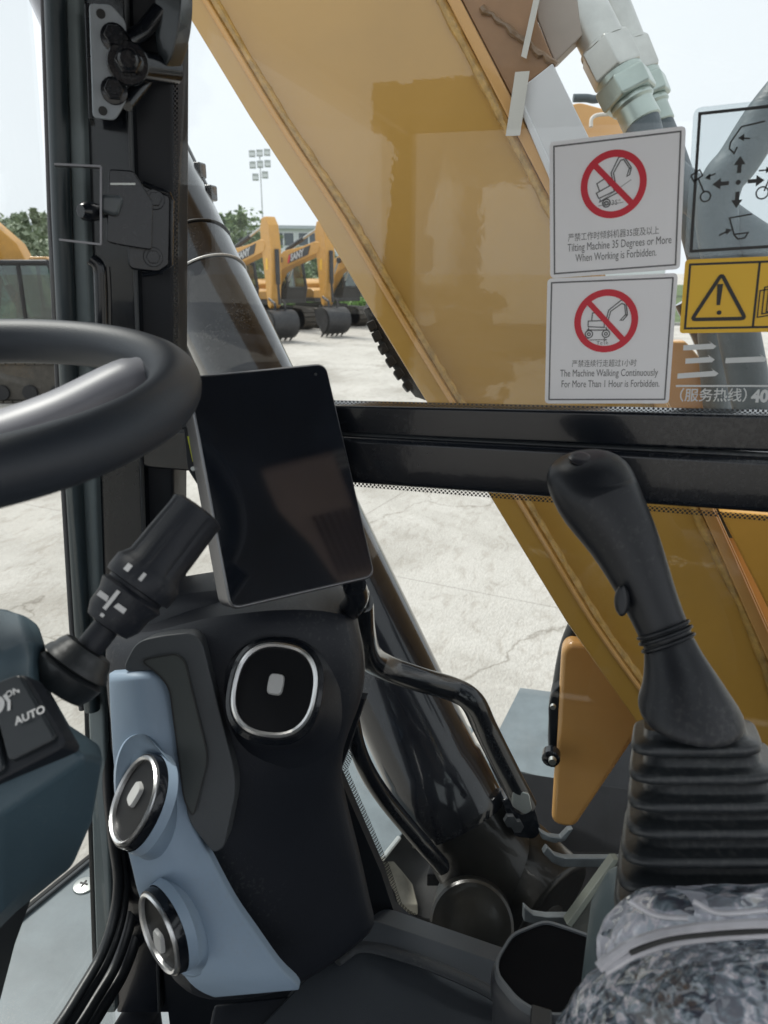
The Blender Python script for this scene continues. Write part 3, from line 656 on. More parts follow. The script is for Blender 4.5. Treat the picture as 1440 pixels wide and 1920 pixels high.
text('ON', .0052, ledm, at(30, 1316, .42)+pn*.008, ex, ey, colm, fat=.00015)
b = MB(); q0 = at(10, 1330, .42)+pn*.008
b.disc(q0, .0055, pn, ax=(ex, ey, pn)); b.ribbon([q0+ex*.006+ey*.004, q0+ex*.008-ey*.001, q0+ex*.007-ey*.006], .002, pn); b.disc(q0+ex*.002+ey*.009, .002, pn, ax=(ex, ey, pn))
b.build('lamp_icon', ledm, colm, smooth=False)
# column leg going down
MB().loft([[at(x, y, t)+V((a, c, 0)) for a, c in ((-.06, -.05), (.06, -.05), (.06, .05), (-.06, .05))] for x, y, t in ((-110, 1640, .50), (-150, 1850, .62), (-180, 2100, .8))]).build('column_leg', black, colm, bevel=.012)
# stalk with twist knob
stk = empty('indicator_stalk', at(110, 1290, .46), 'black multifunction stalk with ribbed twist end and white marks on the column', 'control stalk')
sA, sB = at(118, 1278, .465), at(374, 955, .50)
ax = (sB-sA); Ls = ax.length; ax.normalize()
def gv(h, k): return .95 if (h > Ls*.62 and h < Ls*.985 and k % 8 in (0,)) else 1.
pr = [(.0, .021), (.055, .0225), (.075, .0186), (.085, .0225), (.115, .021), (.125, .0195), (.15, .0186), (.18, .016), (.185, .0088), (.30, .0086), (.31, .0150), (.36, .0186), (.43, .0192), (.485, .0222), (.505, .0195), (.52, .0195), (.525, .023), (.54, .0236), (.61, .0236), (.625, .0222), (.66, .0195), (.80, .0192), (.95, .0186), (.985, .019), (1., .0155)]
MB().lathe([(-.006, .018)]+[(h*Ls, r) for h, r in pr[:8]], sA, ax, 24).build('stalk_boot', rubber, stk)
MB().lathe([(h*Ls, r) for h, r in pr[8:16]], sA, ax, 32).build('stalk_stem', blacksoft, stk)
MB().lathe([(h*Ls, r) for h, r in pr[15:]], sA, ax, 64, groove=gv).build('twist_knob', blacksoft, stk)
# printed marks facing the driver
vx = ax.cross((O-sA).normalized()).normalized(); vo = vx.cross(ax)
vo = vo if vo.dot(O-sA) > 0 else -vo
def onstalk(h, a, r): return sA+ax*(h*Ls)+(vo*math.cos(a)+vx*math.sin(a))*r
def mark(h0, h1, a0, a1, r, b):
    b.poly([onstalk(h0, a0, r), onstalk(h1, a0, r), onstalk(h1, a1, r), onstalk(h0, a1, r)])
sgn = 1 if vx.dot(CR) > 0 else -1
b = MB(); mark(.56, .595, -.62*sgn, -.45*sgn, .0240, b); mark(.56, .6, -.12*sgn, -.02*sgn, .0240, b)
mark(.4, .425, -.9*sgn, .15*sgn, .0216, b); mark(.37, .47, -.42*sgn, -.30*sgn, .0218, b); mark(.335, .35, -.42*sgn, -.28*sgn, .0186, b)
b.build('stalk_mark', ledm, stk, smooth=False)

# ================================================================== JOYSTICK
joy = empty('joystick', at(1310, 1640, .52), 'black joystick with bulbous grip above a pleated rubber bellows', 'joystick')
jp = [(1093, 849, 26), (1098, 855, 54), (1103, 872, 78), (1108, 898, 86), (1120, 930, 84), (1142, 968, 77), (1168, 1010, 69), (1192, 1060, 61), (1212, 1108, 54), (1230, 1150, 50), (1243, 1180, 48), (1249, 1194, 49), (1252, 1202, 46), (1256, 1212, 50), (1262, 1236, 55), (1273, 1272, 68), (1286, 1310, 87), (1295, 1335, 97), (1299, 1350, 93), (1300, 1356, 80)]
tj = .5; rings = []
pc = [at(x, y, tj+.035*(1-(y-850)/500)) for x, y, r in jp]
for i, (x, y, r) in enumerate(jp):
    t = (pc[min(i+1, len(pc)-1)]-pc[max(i-1, 0)]).normalized()
    if y > 1260: t = lin(t, -CU*.93+CF*.35, min(1, (y-1260)/60)).normalized()
    if y < 900: t = lin(t, -CU*.85+CR*.1+CF*.45, .8).normalized()
    xx = (CR-t*CR.dot(t)).normalized(); yy = t.cross(xx)
    rr = r/FPX*tj; fl = .82 if y < 1240 else .9
    ring = []
    for k in range(28):
        a = 2*math.pi*k/28; c, s = math.cos(a), math.sin(a); w = 1.
        if y < 960 and c < 0: w = 1.0+.06*(1-abs(y-900)/70) if abs(y-900) < 70 else 1.
        ring.append(pc[i]+xx*c*rr*w+yy*s*rr*fl)
    rings.append(ring)
MB().loft(rings).build('grip', gripm, joy, sub=1)
tb = at(1090, 851, .528)
MB().lathe([(0, .0085), (.0008, .0085), (.0018, .007), (.0022, .004)], at(1088, 860, .528), CU*.8-CF*.6, 20).build('thumb_button', mat('button_black', (.02, .02, .024), .3), joy)
MB().loft([[at(1166+dx, y, .503+dz)for dx, dz in ((-w, 0), (-w*.5, -.006), (w*.6, -.006), (w, 0), (w*.6, .006), (-w*.5, .006))] for y, w in ((1096, 4), (1106, 13), (1120, 18), (1140, 17), (1150, 10), (1156, 4))]).build('trigger', gripm, joy, sub=2)
b = MB()
for y, x, r in ((1181, 1243.5, 50), (1191, 1248, 51), (1205, 1253, 51)):
    t = (pc[10]-pc[8]).normalized(); xx = (CR-t*CR.dot(t)).normalized(); yy = t.cross(xx)
    c = at(x, y, .509); rr = r/FPX*tj
    b.tube([c+xx*math.cos(a)*rr*.99+yy*math.sin(a)*rr*.84 for a in [2*math.pi*k/40 for k in range(40)]], .0013, 6, closed=True)
b.build('grip_band', gripm, joy)
# bellows: rounded squares, level, growing downwards
def rsq(c, w, d, n=44, e=.45, ax_=None):
    out = []
    for k in range(n):
        a = 2*math.pi*k/n; co, si = math.cos(a), math.sin(a)
        out.append(c+CR*(w*math.copysign(abs(co)**e, co))+(ax_ or hd)*(d*math.copysign(abs(si)**e, si)))
    return out
vb = R(1330, 1520).normalized(); ub = CR.cross(vb).normalized(); ub = ub if ub.z > 0 else -ub
WB = vb*math.cos(rad(21))+ub*math.sin(rad(21)); NB = CR.cross(WB).normalized(); NB = NB if NB.z > 0 else -NB
pl = [(1297, 1352, 92), (1304, 1380, 112), (1316, 1425, 128), (1326, 1470, 140), (1335, 1512, 152), (1340, 1556, 166), (1343, 1600, 176), (1345, 1644, 183), (1346, 1690, 186)]
rings = []
c0 = at(1299, 1346, .515); rings.append(rsq(c0, .018, .014, ax_=WB, e=.38)); rings.append(rsq(c0-NB*.003, .028, .022, ax_=WB, e=.38))
for i, (x, y, r) in enumerate(pl):
    c = at(x, y, .515); w = (r+7)/FPX*.515
    if i == 0: rings.append(rsq(c, w*.9, w*.7, ax_=WB, e=.38)); continue
    rings += [rsq(c+NB*.0105, w*.76, w*.62, ax_=WB, e=.38), rsq(c+NB*.0062, w*.78, w*.64, ax_=WB, e=.38), rsq(c+NB*.0046, w*.82, w*.68, ax_=WB, e=.38), rsq(c+NB*.0034, w*.95, w*.79, ax_=WB, e=.38), rsq(c+NB*.0022, w*.99, w*.84, ax_=WB, e=.38), rsq(c, w*1.0, w*.85, ax_=WB, e=.38), rsq(c-NB*.0022, w*.99, w*.84, ax_=WB, e=.38), rsq(c-NB*.0034, w*.95, w*.8, ax_=WB, e=.38), rsq(c-NB*.0040, w*.78, w*.64, ax_=WB, e=.38)]
MB().loft(rings).build('bellows', rubber, joy, angle=60)
# armrest console carrying the joystick
arm = empty('armrest_console', at(1300, 1800, .58), 'grey teal armrest box carrying the joystick beside the seat', 'armrest')
MB().loft([rsq(at(x, y, .52), w, d, 44, .4) for x, y, w, d in ((1352, 1715, .062, .050), (1345, 1735, .070, .058), (1330, 1790, .074, .062), (1325, 1960, .078, .07))]).build('console_housing', mat('housing_teal', (.06, .085, .095), .45, bump=.05, bscale=900), arm)

# camo covered armrest pads under clear film
def pad(name, ctrl, lab, cat, seedv, m_):
    rnd = random.Random(seedv); rings = []
    for (cx, cy, t, w, h, d) in ctrl:
        c = at(cx, cy, t); ring = []
        for k in range(36):
            a = 2*math.pi*k/36; co, si = math.cos(a), math.sin(a); e = .62
            j = 1+rnd.uniform(-.018, .018)
            ring.append(c+CU*(h*math.copysign(abs(si)**e, si))*j+CF*(d*math.copysign(abs(co)**e, co))*j)
        rings.append(ring)
    o = MB().loft(rings).build(name, m_, None, sub=3)
    tx = bpy.data.textures.new('wrinkle', 'CLOUDS'); tx.noise_scale = .03; tx.noise_depth = 2
    k = o.modifiers.new('disp', 'DISPLACE'); k.texture = tx; k.strength = .006; k.mid_level = .5; k.texture_coords = 'GLOBAL'
    tag(o, lab, cat); return o
pad('armrest_pad', [(1124, 1830, .45, 0, .004, .005), (1130, 1822, .45, 0, .018, .015), (1160, 1800, .45, 0, .029, .02), (1215, 1778, .448, 0, .033, .025), (1300, 1772, .442, 0, .031, .028), (1440, 1774, .436, 0, .030, .028), (1560, 1776, .43, 0, .030, .028), (1700, 1780, .425, 0, .030, .028)], 'rounded camouflage armrest pad in milky wrinkled film just below the bellows', 'armrest pad', 3, camo2)
pad('seat_bolster', [(1005, 2090, .41, 0, .004, .005), (1020, 2080, .41, 0, .02, .02), (1070, 2050, .41, 0, .036, .03), (1140, 2010, .405, 0, .047, .036), (1225, 1982, .40, 0, .050, .04), (1320, 1966, .395, 0, .052, .042), (1440, 1958, .39, 0, .052, .045), (1560, 1954, .385, 0, .052, .045), (1750, 1954, .38, 0, .052, .045)], 'darker camouflage seat side bolster in clear film, lowest at the picture corner', 'seat', 5, camo)
sb_ = bpy.data.objects['seat_bolster']
foldm = mat('film_fold', (.5, .49, .52), .25, coat=1., var=.2, vscale=30)
bpy.context.view_layer.update(); dg_ = bpy.context.evaluated_depsgraph_get()
padobs = [bpy.data.objects[k].evaluated_get(dg_) for k in ('armrest_pad', 'seat_bolster')]
def onpad(px, py, lift):
    d = R(px, py).normalized(); best = .46
    for ob in padobs:
        hit, loc, _n_, _i = ob.ray_cast(O, d)
        if hit: best = min(best, (loc-O).length)
    return O+d*(best-lift)
for pts, r_, lf in ((((1122, 1815), (1150, 1793), (1190, 1768), (1250, 1750), (1320, 1740), (1400, 1734), (1500, 1731)), .0028, .0018), (((1135, 1822), (1190, 1790), (1260, 1768), (1340, 1757), (1420, 1752), (1500, 1750)), .0022, .001), (((1180, 1690), (1230, 1716), (1290, 1722)), .0014, .0004), (((1300, 1690), (1350, 1712), (1440, 1706)), .0014, .0004)):
    MB().tube(catmull([onpad(x, y, lf) for x, y in pts], 8), r_, 8).build('film_fold', foldm, sb_)
MB().tube(catmull([onpad(x, y, .001) for x, y in ((1180, 1784), (1250, 1759), (1340, 1748), (1440, 1742), (1500, 1740))], 8), .003, 8).build('seam_gap', stickb, sb_)

# ================================================================== CUP BIN
bin_o = empty('waste_bin', at(1030, 1880, .66), 'open black octagonal bin with pale rim between console and seat', 'bin')
rim = [(958, 1748), (1022, 1722), (1072, 1738), (1150, 1766), (1170, 1830), (1140, 1900), (1040, 1905), (1010, 1900), (968, 1876), (928, 1826), (928, 1796)]
rp = rounded([onZ(x, y, at(1020, 1722, .68).z) for x, y in rim], .008, 3)
cen = sum(rp, V())/len(rp)
def rg(k, dz): return [cen+(p-cen)*k+UP*dz for p in rp]
MB().loft([rg(.93, -.002), rg(.935, .0), rg(.985, .0), rg(1.0, -.003), rg(1.0, -.01)], cap=False).build('bin_rim', mat('rim_grey', (.13, .14, .15), .4), bin_o)
MB().loft([rg(.93, -.002), rg(.86, -.1), rg(.83, -.13)], cap=True).build('bin_liner', mat('liner_black', (.003, .003, .004), .8, spec=.1), bin_o, fixn=False)
MB().loft([rg(1.0, -.008), rg(1.06, -.014), rg(1.06, -.024), rg(1.0, -.04), rg(.98, -.13)], cap=False).build('bin_shell', mat('shell_grey', (.04, .043, .05), .45), bin_o)
MB().prism([onZ(x, y, cen.z+.001) for x, y in ((996, 1880), (1036, 1892), (1036, 2000), (990, 2000))], V((0, 0, -.01))).build('bin_clip', stickb, bin_o, bevel=.002)
# ================================================================== STICKERS ON THE SIDE WINDOW (inside face, 3 mm steps in front of the glass)
XS = XW-.0006
class Sheet:
    """local frame of a flat sticker on the window: u to the right, v down, in metres"""
    def __init__(s, tl, tr, br, bl):
        c = [onX(*p, XS) for p in (tl, tr, br, bl)]; s.o = c[0]
        s.W = ((c[1]-c[0]).length+(c[2]-c[3]).length)/2; s.Hh = ((c[3]-c[0]).length+(c[2]-c[1]).length)/2
        s.ex = ((c[1]-c[0])+(c[2]-c[3])).normalized(); s.ey = ((c[0]-c[3])+(c[1]-c[2])); s.ey = (s.ey-s.ex*s.ey.dot(s.ex)).normalized()
        s.o = sum(c, V())/4-s.ex*s.W/2+s.ey*s.Hh/2; s.n = V((-1, 0, 0))
    def p(s, u, v, k=1): return s.o+s.ex*u-s.ey*v+s.n*(.0004+.00025*k)
    def base(s, name, m, r=.004, th=.0004):
        return MB().prism(rounded([s.o+s.ex*u-s.ey*v+s.n*th for u, v in ((0, 0), (s.W, 0), (s.W, s.Hh), (0, s.Hh))], r), -s.n*th).build(name, m, None, smooth=False)
    def border(s, ins, w, m, par, k=1, ins_v=None):
        iv = ins_v or ins
        return MB().ribbon([s.p(u, v, k) for u, v in ((ins, iv), (s.W-ins, iv), (s.W-ins, s.Hh-iv), (ins, s.Hh-iv))], w, s.n, closed=True).build('border_line', m, par, smooth=False)
    def uv(s, px, py):
        q = onX(px, py, XS)-s.o; return q.dot(s.ex), -q.dot(s.ey)
    def txt(s, body, u, v, h, m, par, align='CENTER', sx=1., fat=0., k=1): return text(body, h, m, s.p(u, v, k), s.ex, s.ey, par, align=align, sx=sx, fat=fat)
    def fit(s, body, x0, x1, y, h, m, par, k=1, fat=0.):
        u0, v0 = s.uv(x0, y); u1, _ = s.uv(x1, y); o = s.txt(body, u0, v0, h, m, par, align='LEFT', k=k, fat=fat)
        w = max((v.co-s.p(u0, v0, k)).dot(s.ex) for v in o.data.vertices); f = (u1-u0)/w
        for v in o.data.vertices:
            d = (v.co-s.p(u0, v0, k)).dot(s.ex); v.co += s.ex*(d*f-d)
        return o
    def prohib(s, cu, cv, ro, par):
        r = ro*.86; b = MB(); c = [s.p(cu+r*math.cos(i*math.pi/36), cv+r*math.sin(i*math.pi/36), 3) for i in range(72)]
        b.ribbon(c, ro*.2, s.n, closed=True); d = r*.97*math.cos(rad(47)); e = r*.97*math.sin(rad(47))
        b.ribbon([s.p(cu-d, cv-e, 3.3), s.p(cu+d, cv+e, 3.3)], ro*.17, s.n)
        return b.build('prohibition_ring', stickr, par, smooth=False)
    def lines(s, cu, cv, sc, strokes, w, m, par, name='pictogram', rot=0., k=2, circles=(), fills=()):
        b = MB(); c, d = math.cos(rot), math.sin(rot)
        def q(x, y): return s.p(cu+(x*c-y*d)*sc, cv+(x*d+y*c)*sc, k)
        for st in strokes: b.ribbon([q(*a) for a in st], w, s.n)
        for x, y, r in circles: b.ribbon([q(x+r*math.cos(i*math.pi/10), y+r*math.sin(i*math.pi/10)) for i in range(20)], w, s.n, closed=True)
        for f in fills: b.poly([q(*a) for a in f])
        return b.build(name, m, par, smooth=False)
inkgrey = mat('ink_grey', (.12, .12, .125), .5)
digger = [[(-.62, .18), (-.62, -.02), (-.05, -.02), (-.05, .22), (-.62, .18)], [(-.5, -.02), (-.48, -.3), (-.18, -.32), (-.12, -.02)], [(-.02, .1), (.08, -.38), (.5, -.72), (.66, -.66)], [(.05, .1), (.15, -.34), (.52, -.6), (.64, -.56)], [(.66, -.66), (.74, -.2)], [(.62, -.56), (.68, -.18)], [(.74, -.2), (.6, -.02), (.5, -.02), (.66, -.2), (.74, -.2)], [(-.66, .3), (.1, .32)], [(-.6, .22), (-.6, .3)], [(0, .22), (.05, .3)]]
S1 = Sheet((1034, 268), (1287, 234), (1274, 506), (1028, 521))
o1 = S1.base('warning_sticker', stickw); tag(o1, 'upper white sticker forbidding tilting the machine, red crossed circle over a tilted digger', 'sticker', 'prohibition stickers on the window')
S1.border(.0035, .0012, inkgrey, o1)
u, v = S1.uv(1150, 346); ro = S1.W*.257
S1.prohib(u, v, ro, o1)
S1.lines(u, v, ro*.86, digger, .0009, inkgrey, o1, rot=rad(-24), circles=((-.45, .45, .13), (-.45, .45, .06)))
S1.lines(u, v, ro*.86, [[(-.5, .66), (.35, .62)], [(-.4, .5), (.6, -.1)]], .0006, MATS['sticker_grey'] if 'sticker_grey' in MATS else mat('sticker_grey', (.35, .35, .36), .5), o1)
S1.txt('α>35°', u-.001, v+ro*.58, ro*.2, inkgrey, o1)
for x0, x1, y, body, h in ((1065, 1235, 452, '严禁工作时倾斜机器35度及以上', .0066), (1064, 1258, 472, 'Tilting Machine 35 Degrees or More', .0085), (1079, 1230, 491, 'When Working is Forbidden.', .0085)):
    S1.fit(body, x0, x1, y, h, inkgrey, o1)
S2 = Sheet((1026, 524), (1270, 510), (1255, 758), (1022, 755))
o2 = S2.base('warning_sticker', stickw); tag(o2, 'lower white sticker forbidding walking over one hour, red crossed circle over a level digger', 'sticker', 'prohibition stickers on the window')
S2.border(.0035, .0012, inkgrey, o2)
u, v = S2.uv(1136, 602); ro = S2.W*.26
S2.prohib(u, v, ro, o2)
S2.lines(u, v, ro*.86, digger, .0009, inkgrey, o2, circles=((-.58, .45, .13), (-.58, .45, .05), (.02, .45, .13), (.02, .45, .05)))
S2.lines(u, v, ro*.86, [[(-.55, .66), (.0, .66)], [(-.05, .61), (.05, .66), (-.05, .71)], [(-.85, .6), (-.55, .6)]], .0006, inkgrey, o2)
S2.txt('T≥1h', u-.002, v+ro*.72, ro*.16, inkgrey, o2)
for x0, x1, y, body, h in ((1072, 1193, 687, '严禁连续行走超过1小时', .0064), (1050, 1233, 706, 'The Machine Walking Continuously', .0085), (1052, 1236, 726, 'For More Than 1 Hour is Forbidden.', .0085)):
    S2.fit(body, x0, x1, y, h, inkgrey, o2)
# clear control pattern sticker
S3 = Sheet((1300, 208), (1530, 172), (1524, 474), (1284, 478))
o3 = S3.base('control_sticker', film, .006); tag(o3, 'clear film sticker with black frame and arrows showing the joystick pattern', 'sticker')
S3.border(.0045, .0022, stickb, o3)
def arrow(cu, cv, dx, dy, L_): # shaft with head, from cu,cv
    px_, py_ = -dy, dx
    return [[(cu-px_*.0014, cv-py_*.0014), (cu+px_*.0014, cv+py_*.0014), (cu+dx*L_*.5+px_*.0014, cv+dy*L_*.5+py_*.0014), (cu+dx*L_*.5-px_*.0014, cv+dy*L_*.5-py_*.0014)], [(cu+dx*L_*.5-px_*.004, cv+dy*L_*.5-py_*.004), (cu+dx*L_*.5+px_*.004, cv+dy*L_*.5+py_*.004), (cu+dx*L_, cv+dy*L_)]]
cu, cv = S3.uv(1384, 342); b = MB()
for dx, dy in ((1, 0), (-1, 0), (0, 1), (0, -1)):
    for f in arrow(cu+dx*.0065, cv+dy*.0065, dx, dy, .0115): b.poly([S3.p(*q) for q in f])
b.poly([S3.p(cu+.0018*math.cos(i*.5236), cv+.0018*math.sin(i*.5236)) for i in range(12)]); b.build('direction_arrow', stickb, o3, smooth=False)
def icon(px, py, strokes, circles=(), fills=()):
    a, c = S3.uv(px, py); S3.lines(a, c, .012, strokes, .0011, stickb, o3, name='control_icon', k=1, circles=circles, fills=fills)
icon(1395, 258, [[(1.1, -.8), (-.2, -.62), (-.75, .2)], [(-.75, .2), (-.8, .55), (-.5, .85), (-.35, .5)], [(.35, .1), (-.1, .02)]], fills=[[(-.35, 0), (0, -.22), (0, .2)]])
icon(1376, 424, [[(1.0, -.65), (-.3, -.5), (.05, .55)], [(.05, .55), (.3, .8), (.7, .75), (.85, .45), (.05, .5)], [(-.85, .5), (-.4, .3)]], fills=[[(-.1, .2), (-.5, .1), (-.4, .5)]])
icon(1321, 345, [[(-.85, -.55), (-.35, -.85), (-.15, -.5), (-.65, -.2), (-.85, -.55)], [(-.4, -.35), (0, .5)], [(.6, -.55), (.15, -.4)]], circles=((.1, .75, .3),), fills=[[(-.02, -.34), (.3, -.6), (.32, -.2)]])
icon(1437, 345, [[(-.5, -.8), (0, -.8)], [(.2, -.5), (-.1, .4)]], circles=((-.2, .5, .35),), fills=[[(.2, -.8), (-.1, -1), (-.1, -.6)]])
# yellow warning sticker
S4 = Sheet((1284, 489), (1560, 474), (1556, 622), (1275, 623))
o4 = S4.base('warning_sticker', sticky, .003); tag(o4, 'yellow caution sticker with black triangle and exclamation mark', 'sticker')
S4.border(.0038, .0017, stickb, o4)
ux, _ = S4.uv(1417, 560); MB().ribbon([S4.p(ux, .004), S4.p(ux, S4.Hh-.004)], .0017, S4.n).build('border_line', stickb, o4, smooth=False)
tri = [S4.uv(*q) for q in ((1353, 514), (1397, 597), (1297, 599))]
b = MB(); b.ribbon([V(q) for q in rounded([S4.p(*q, 2) for q in tri], .003, 3)], .0028, S4.n, closed=True)
a, c = S4.uv(1350, 535); b.poly([S4.p(*q, 2) for q in ((a-.0021, c-.001), (a+.0021, c-.001), (a+.0013, c+.015), (a-.0013, c+.015))]); a2, c2 = S4.uv(1348, 586)
b.poly([S4.p(a2+.0018*math.cos(i*.5236), c2+.0018*math.sin(i*.5236), 2) for i in range(12)]); b.build('caution_triangle', stickb, o4, smooth=False)
b = MB(); a, c = S4.uv(1426, 535)
for dx, dy in ((0, .004), (.003, .0015), (.006, 0)): b.ribbon([S4.p(a+dx, c+dy, 2), S4.p(a+dx, c+dy+.020, 2), S4.p(a+dx+.012, c+dy+.018, 2), S4.p(a+dx+.012, c+dy-.002, 2)], .0009, S4.n, closed=True)
b.build('manual_icon', stickb, o4, smooth=False)
# white lettering on the glass
S5 = Sheet((1262, 640), (1560, 632), (1556, 765), (1258, 760))
svc = mat('glass_lettering', (.62, .64, .64), .5)
o5 = MB()
for (x0, y0, x1, y1) in ((1281, 652, 1343, 649), (1285, 677, 1340, 674), (1270, 705, 1347, 700), (1360, 676, 1438, 673)):
    a, c = S5.uv(x0, y0); a1, c1 = S5.uv(x1, y1); h = .0021
    o5.poly([S5.p(a, c-h), S5.p(a1-.004, c1-h), S5.p(a1-.006, c1-h-.002), S5.p(a1, c1), S5.p(a1-.002, c1+h), S5.p(a, c+h)])
a, c = S5.uv(1267, 724); a1, c1 = S5.uv(1540, 724); o5.poly([S5.p(a, c-.001), S5.p(a1, c1-.001), S5.p(a1, c1+.0005), S5.p(a, c+.0005)])
o5 = o5.build('glass_lettering', svc, None, smooth=False); tag(o5, 'white service hotline lettering stuck on the window under the yellow sticker', 'lettering')
S5.fit('（服务热线）', 1256, 1399, 750, .0115, svc, o5, fat=.00012)
S5.fit('40', 1408, 1440, 753, .0135, svc, o5, fat=.0006)

# ================================================================== BOOM BESIDE THE CAB
XB = 1.2
boom = empty('boom', onX(1200, 1350, XB+.15), 'huge glossy yellow boom rising past the side window with weld seam along its edge', 'boom')
left = [(150, -300), (335, 0), (467, 218), (595, 413), (684, 564), (800, 755), (913, 922), (1062, 1167), (1196, 1358), (1330, 1580)]
right = [(1560, 1640), (1470, 1240), (1345, 960), (1225, 690), (1035, 322), (868, 0), (720, -280)]
BW = .30
# side plate sits 25 mm back from the rim of the bottom plate
def inset(q, d): return (q[0]+d, q[1])
sl = [inset(q, 44) for q in left]
MB().prism([onX(x, y, XB) for x, y in sl+right], V((.016, 0, 0))).build('side_plate', yellow, boom, bevel=.002)
MB().prism([onX(x, y, XB+.0) for x, y in sl+right], V((.016, 0, 0))).build('far_plate', yellow, boom, bevel=.002).location = (BW, 0, 0)
bpl = [onX(x, y, XB-.022) for x, y in left]; bpr = [onX(x+24, y, XB-.022) for x, y in left]
for nm_, A, B_, x0, dep in (('bottom_plate', left, [(x+50, y-3) for x, y in left], XB-.022, BW+.06),):
    MB().prism([onX(x, y, x0) for x, y in A]+[onX(x, y, x0) for x, y in B_[::-1]], V((dep, 0, 0))).build(nm_, yellow, boom, bevel=.003)
def wavy(pts, r, seedv, n=90):
    rnd = random.Random(seedv); P = catmull(pts, 14); return P, [r*(1+rnd.uniform(-.18, .18)) for _ in P]
P, rr = wavy([onX(x+60, y-4, XB-.003) for x, y in left], .0075, 2)
MB().tube(P, rr, 8).build('weld_bead', weld, boom)
MB().tube(catmull([onX(x+47, y-3, XB-.022) for x, y in left], 6), .004, 8).build('plate_ridge', orange, boom)
# upper flange and inner stiffener along the top edge
MB().prism([onX(x-4, y, XB-.014) for x, y in right]+[onX(x-26, y+8, XB-.014) for x, y in right[::-1]], V((BW+.05, 0, 0))).build('top_plate', orange, boom, bevel=.003)
P, rr = wavy([onX(x-36, y+8, XB-.001) for x, y in right], .008, 4)
MB().tube(P, rr, 8).build('weld_bead', weld, boom)
# bracket welded on the back of the boom near the window top
MB().prism([onX(x, y, XB-.01) for x, y in ((835, -60), (1010, -60), (1004, 30), (1040, 118), (958, 178), (866, 0))], V((.05, 0, 0))).build('hose_bracket', brown, boom, bevel=.002)
rnd = random.Random(9)
MB().tube([onX(903+i*6.4+rnd.uniform(-2, 2), 14+i*5.0+rnd.uniform(-3, 3), XB-.012) for i in range(23)], [.0045+rnd.uniform(-.0015, .0015) for _ in range(23)], 7).build('weld_bead', mat('weld_dark', (.2, .12, .06), .35, coat=.6, bump=.5, bscale=90), boom)
MB().prism([onX(x, y, XB+.02) for x, y in ((1000, -60), (1075, -60), (1092, 66), (1040, 118), (1008, 36))], V((.03, 0, 0))).build('hose_bracket', mat('bracket_beige', (.42, .36, .31), .4, var=.05), boom, bevel=.002)
wp = MB().prism([onX(x, y, XB-.016) for x, y in ((962, 176), (1036, 118), (1130, 310), (1062, 410), (1040, 340))], V((.006, 0, 0)))
wp.build('pipe_cover', whitem, boom, bevel=.002)
MB().prism([onX(x, y, XB-.018) for x, y in ((962, 176), (972, 172), (1066, 380), (1062, 410))], V((.02, 0, 0))).build('cover_lip', whitem, boom, bevel=.002)
# masking tape left on the paint
for pts, lab in ((((948, 255), (966, 135), (993, 133), (975, 254)), 0), (((977, 105), (1000, 0), (1012, -2), (987, 110)), 1)):
    o = MB().prism([onX(x, y, XB-.024) for x, y in pts], V((.0006, 0, 0))).build('tape_strip', tapem, None, smooth=False)
    tag(o, ['short strip of pale masking tape across the boom edge beside the white cover', 'long strip of pale masking tape on the brown bracket at the picture top'][lab], 'tape', 'masking tape strips on the boom')

# ================================================================== BOOM CYLINDER
cylo = empty('boom_cylinder', at(900, 1600, 1.25), 'black glossy lift cylinder slanting down in front of the boom with two cable ties', 'hydraulic cylinder')
cA, cB = at(252, 250, 1.52), at(862, 1545, 1.22)
axc = (cB-cA).normalized(); Lc = (cB-cA).length; rc = .083
MB().lathe([(-.9, rc), (Lc*.93, rc), (Lc*.935, rc*1.04), (Lc*.99, rc*1.04), (Lc, rc*.95)], cA, axc, 48).build('cylinder_barrel', cylm, cylo)
for (px, py), m, nm_ in (((402, 440), stickb, 'cable_tie'), ((420, 520), ivory, 'cable_tie')):
    # ring round the barrel at the height of that photo point
    tt = (at(px, py, 1.45)-cA).dot(axc)
    x, y, z = frame(axc)
    ringp = [cA+axc*tt+(x*math.cos(a)+y*math.sin(a))*(rc+.0012) for a in [2*math.pi*k/48 for k in range(48)]]
    MB().tube(ringp, .0022, 6, closed=True).build(nm_, m, cylo)
# pipe running beside the barrel
sx_ = frame(axc)
side = (CR-axc*CR.dot(axc)).normalized()
MB().tube([cA+axc*(Lc*f)+side*(rc-.004)+CF*.03 for f in (-.5, .13)], .010, 10).build('cylinder_pipe', cylm, cylo)
MB().box(cA+axc*(Lc*.085)+side*(rc-.002)+CF*.02, .03, .03, .03).build('pipe_clamp', gloss, cylo, bevel=.004)
MB().box(cA+axc*(Lc*.125)+side*(rc-.002)+CF*.02, .03, .03, .03).build('pipe_clamp', gloss, cylo, bevel=.004)
# foot of the cylinder: knuckle, ribbed cover and pin drum
ft = MB(); kc = at(905, 1600, 1.24)
ft.lathe([(-.10, .06), (-.09, .078), (-.01, .085), (.05, .088), (.10, .085), (.14, .07)], kc, (CR*.5-CU*.8+CF*.1), 36)
ft.build('cylinder_foot', mat('foot_dark', (.012, .011, .009), .35, spec=.3, coat=.25, var=.4, vscale=15, bump=.15, bscale=40), cylo)
ey_ = MB(); ey_.lathe([(-.06, .08), (-.055, .088), (.055, .088), (.06, .08)], at(985, 1655, 1.24), (CF*.6-CR*.6+CU*.4), 36); ey_.build('cylinder_eye', MATS['foot_dark'], cylo, bevel=.003)
dr = at(884, 1735, 1.1)
drx = (-CF*.9+CR*-.1+CU*.3).normalized()
MB().lathe([(-.16, .062), (.0, .062), (.004, .058), (.0045, .040), (.0055, .038), (.006, .0)], dr, drx, 40).build('pin_drum', MATS['foot_dark'], cylo)
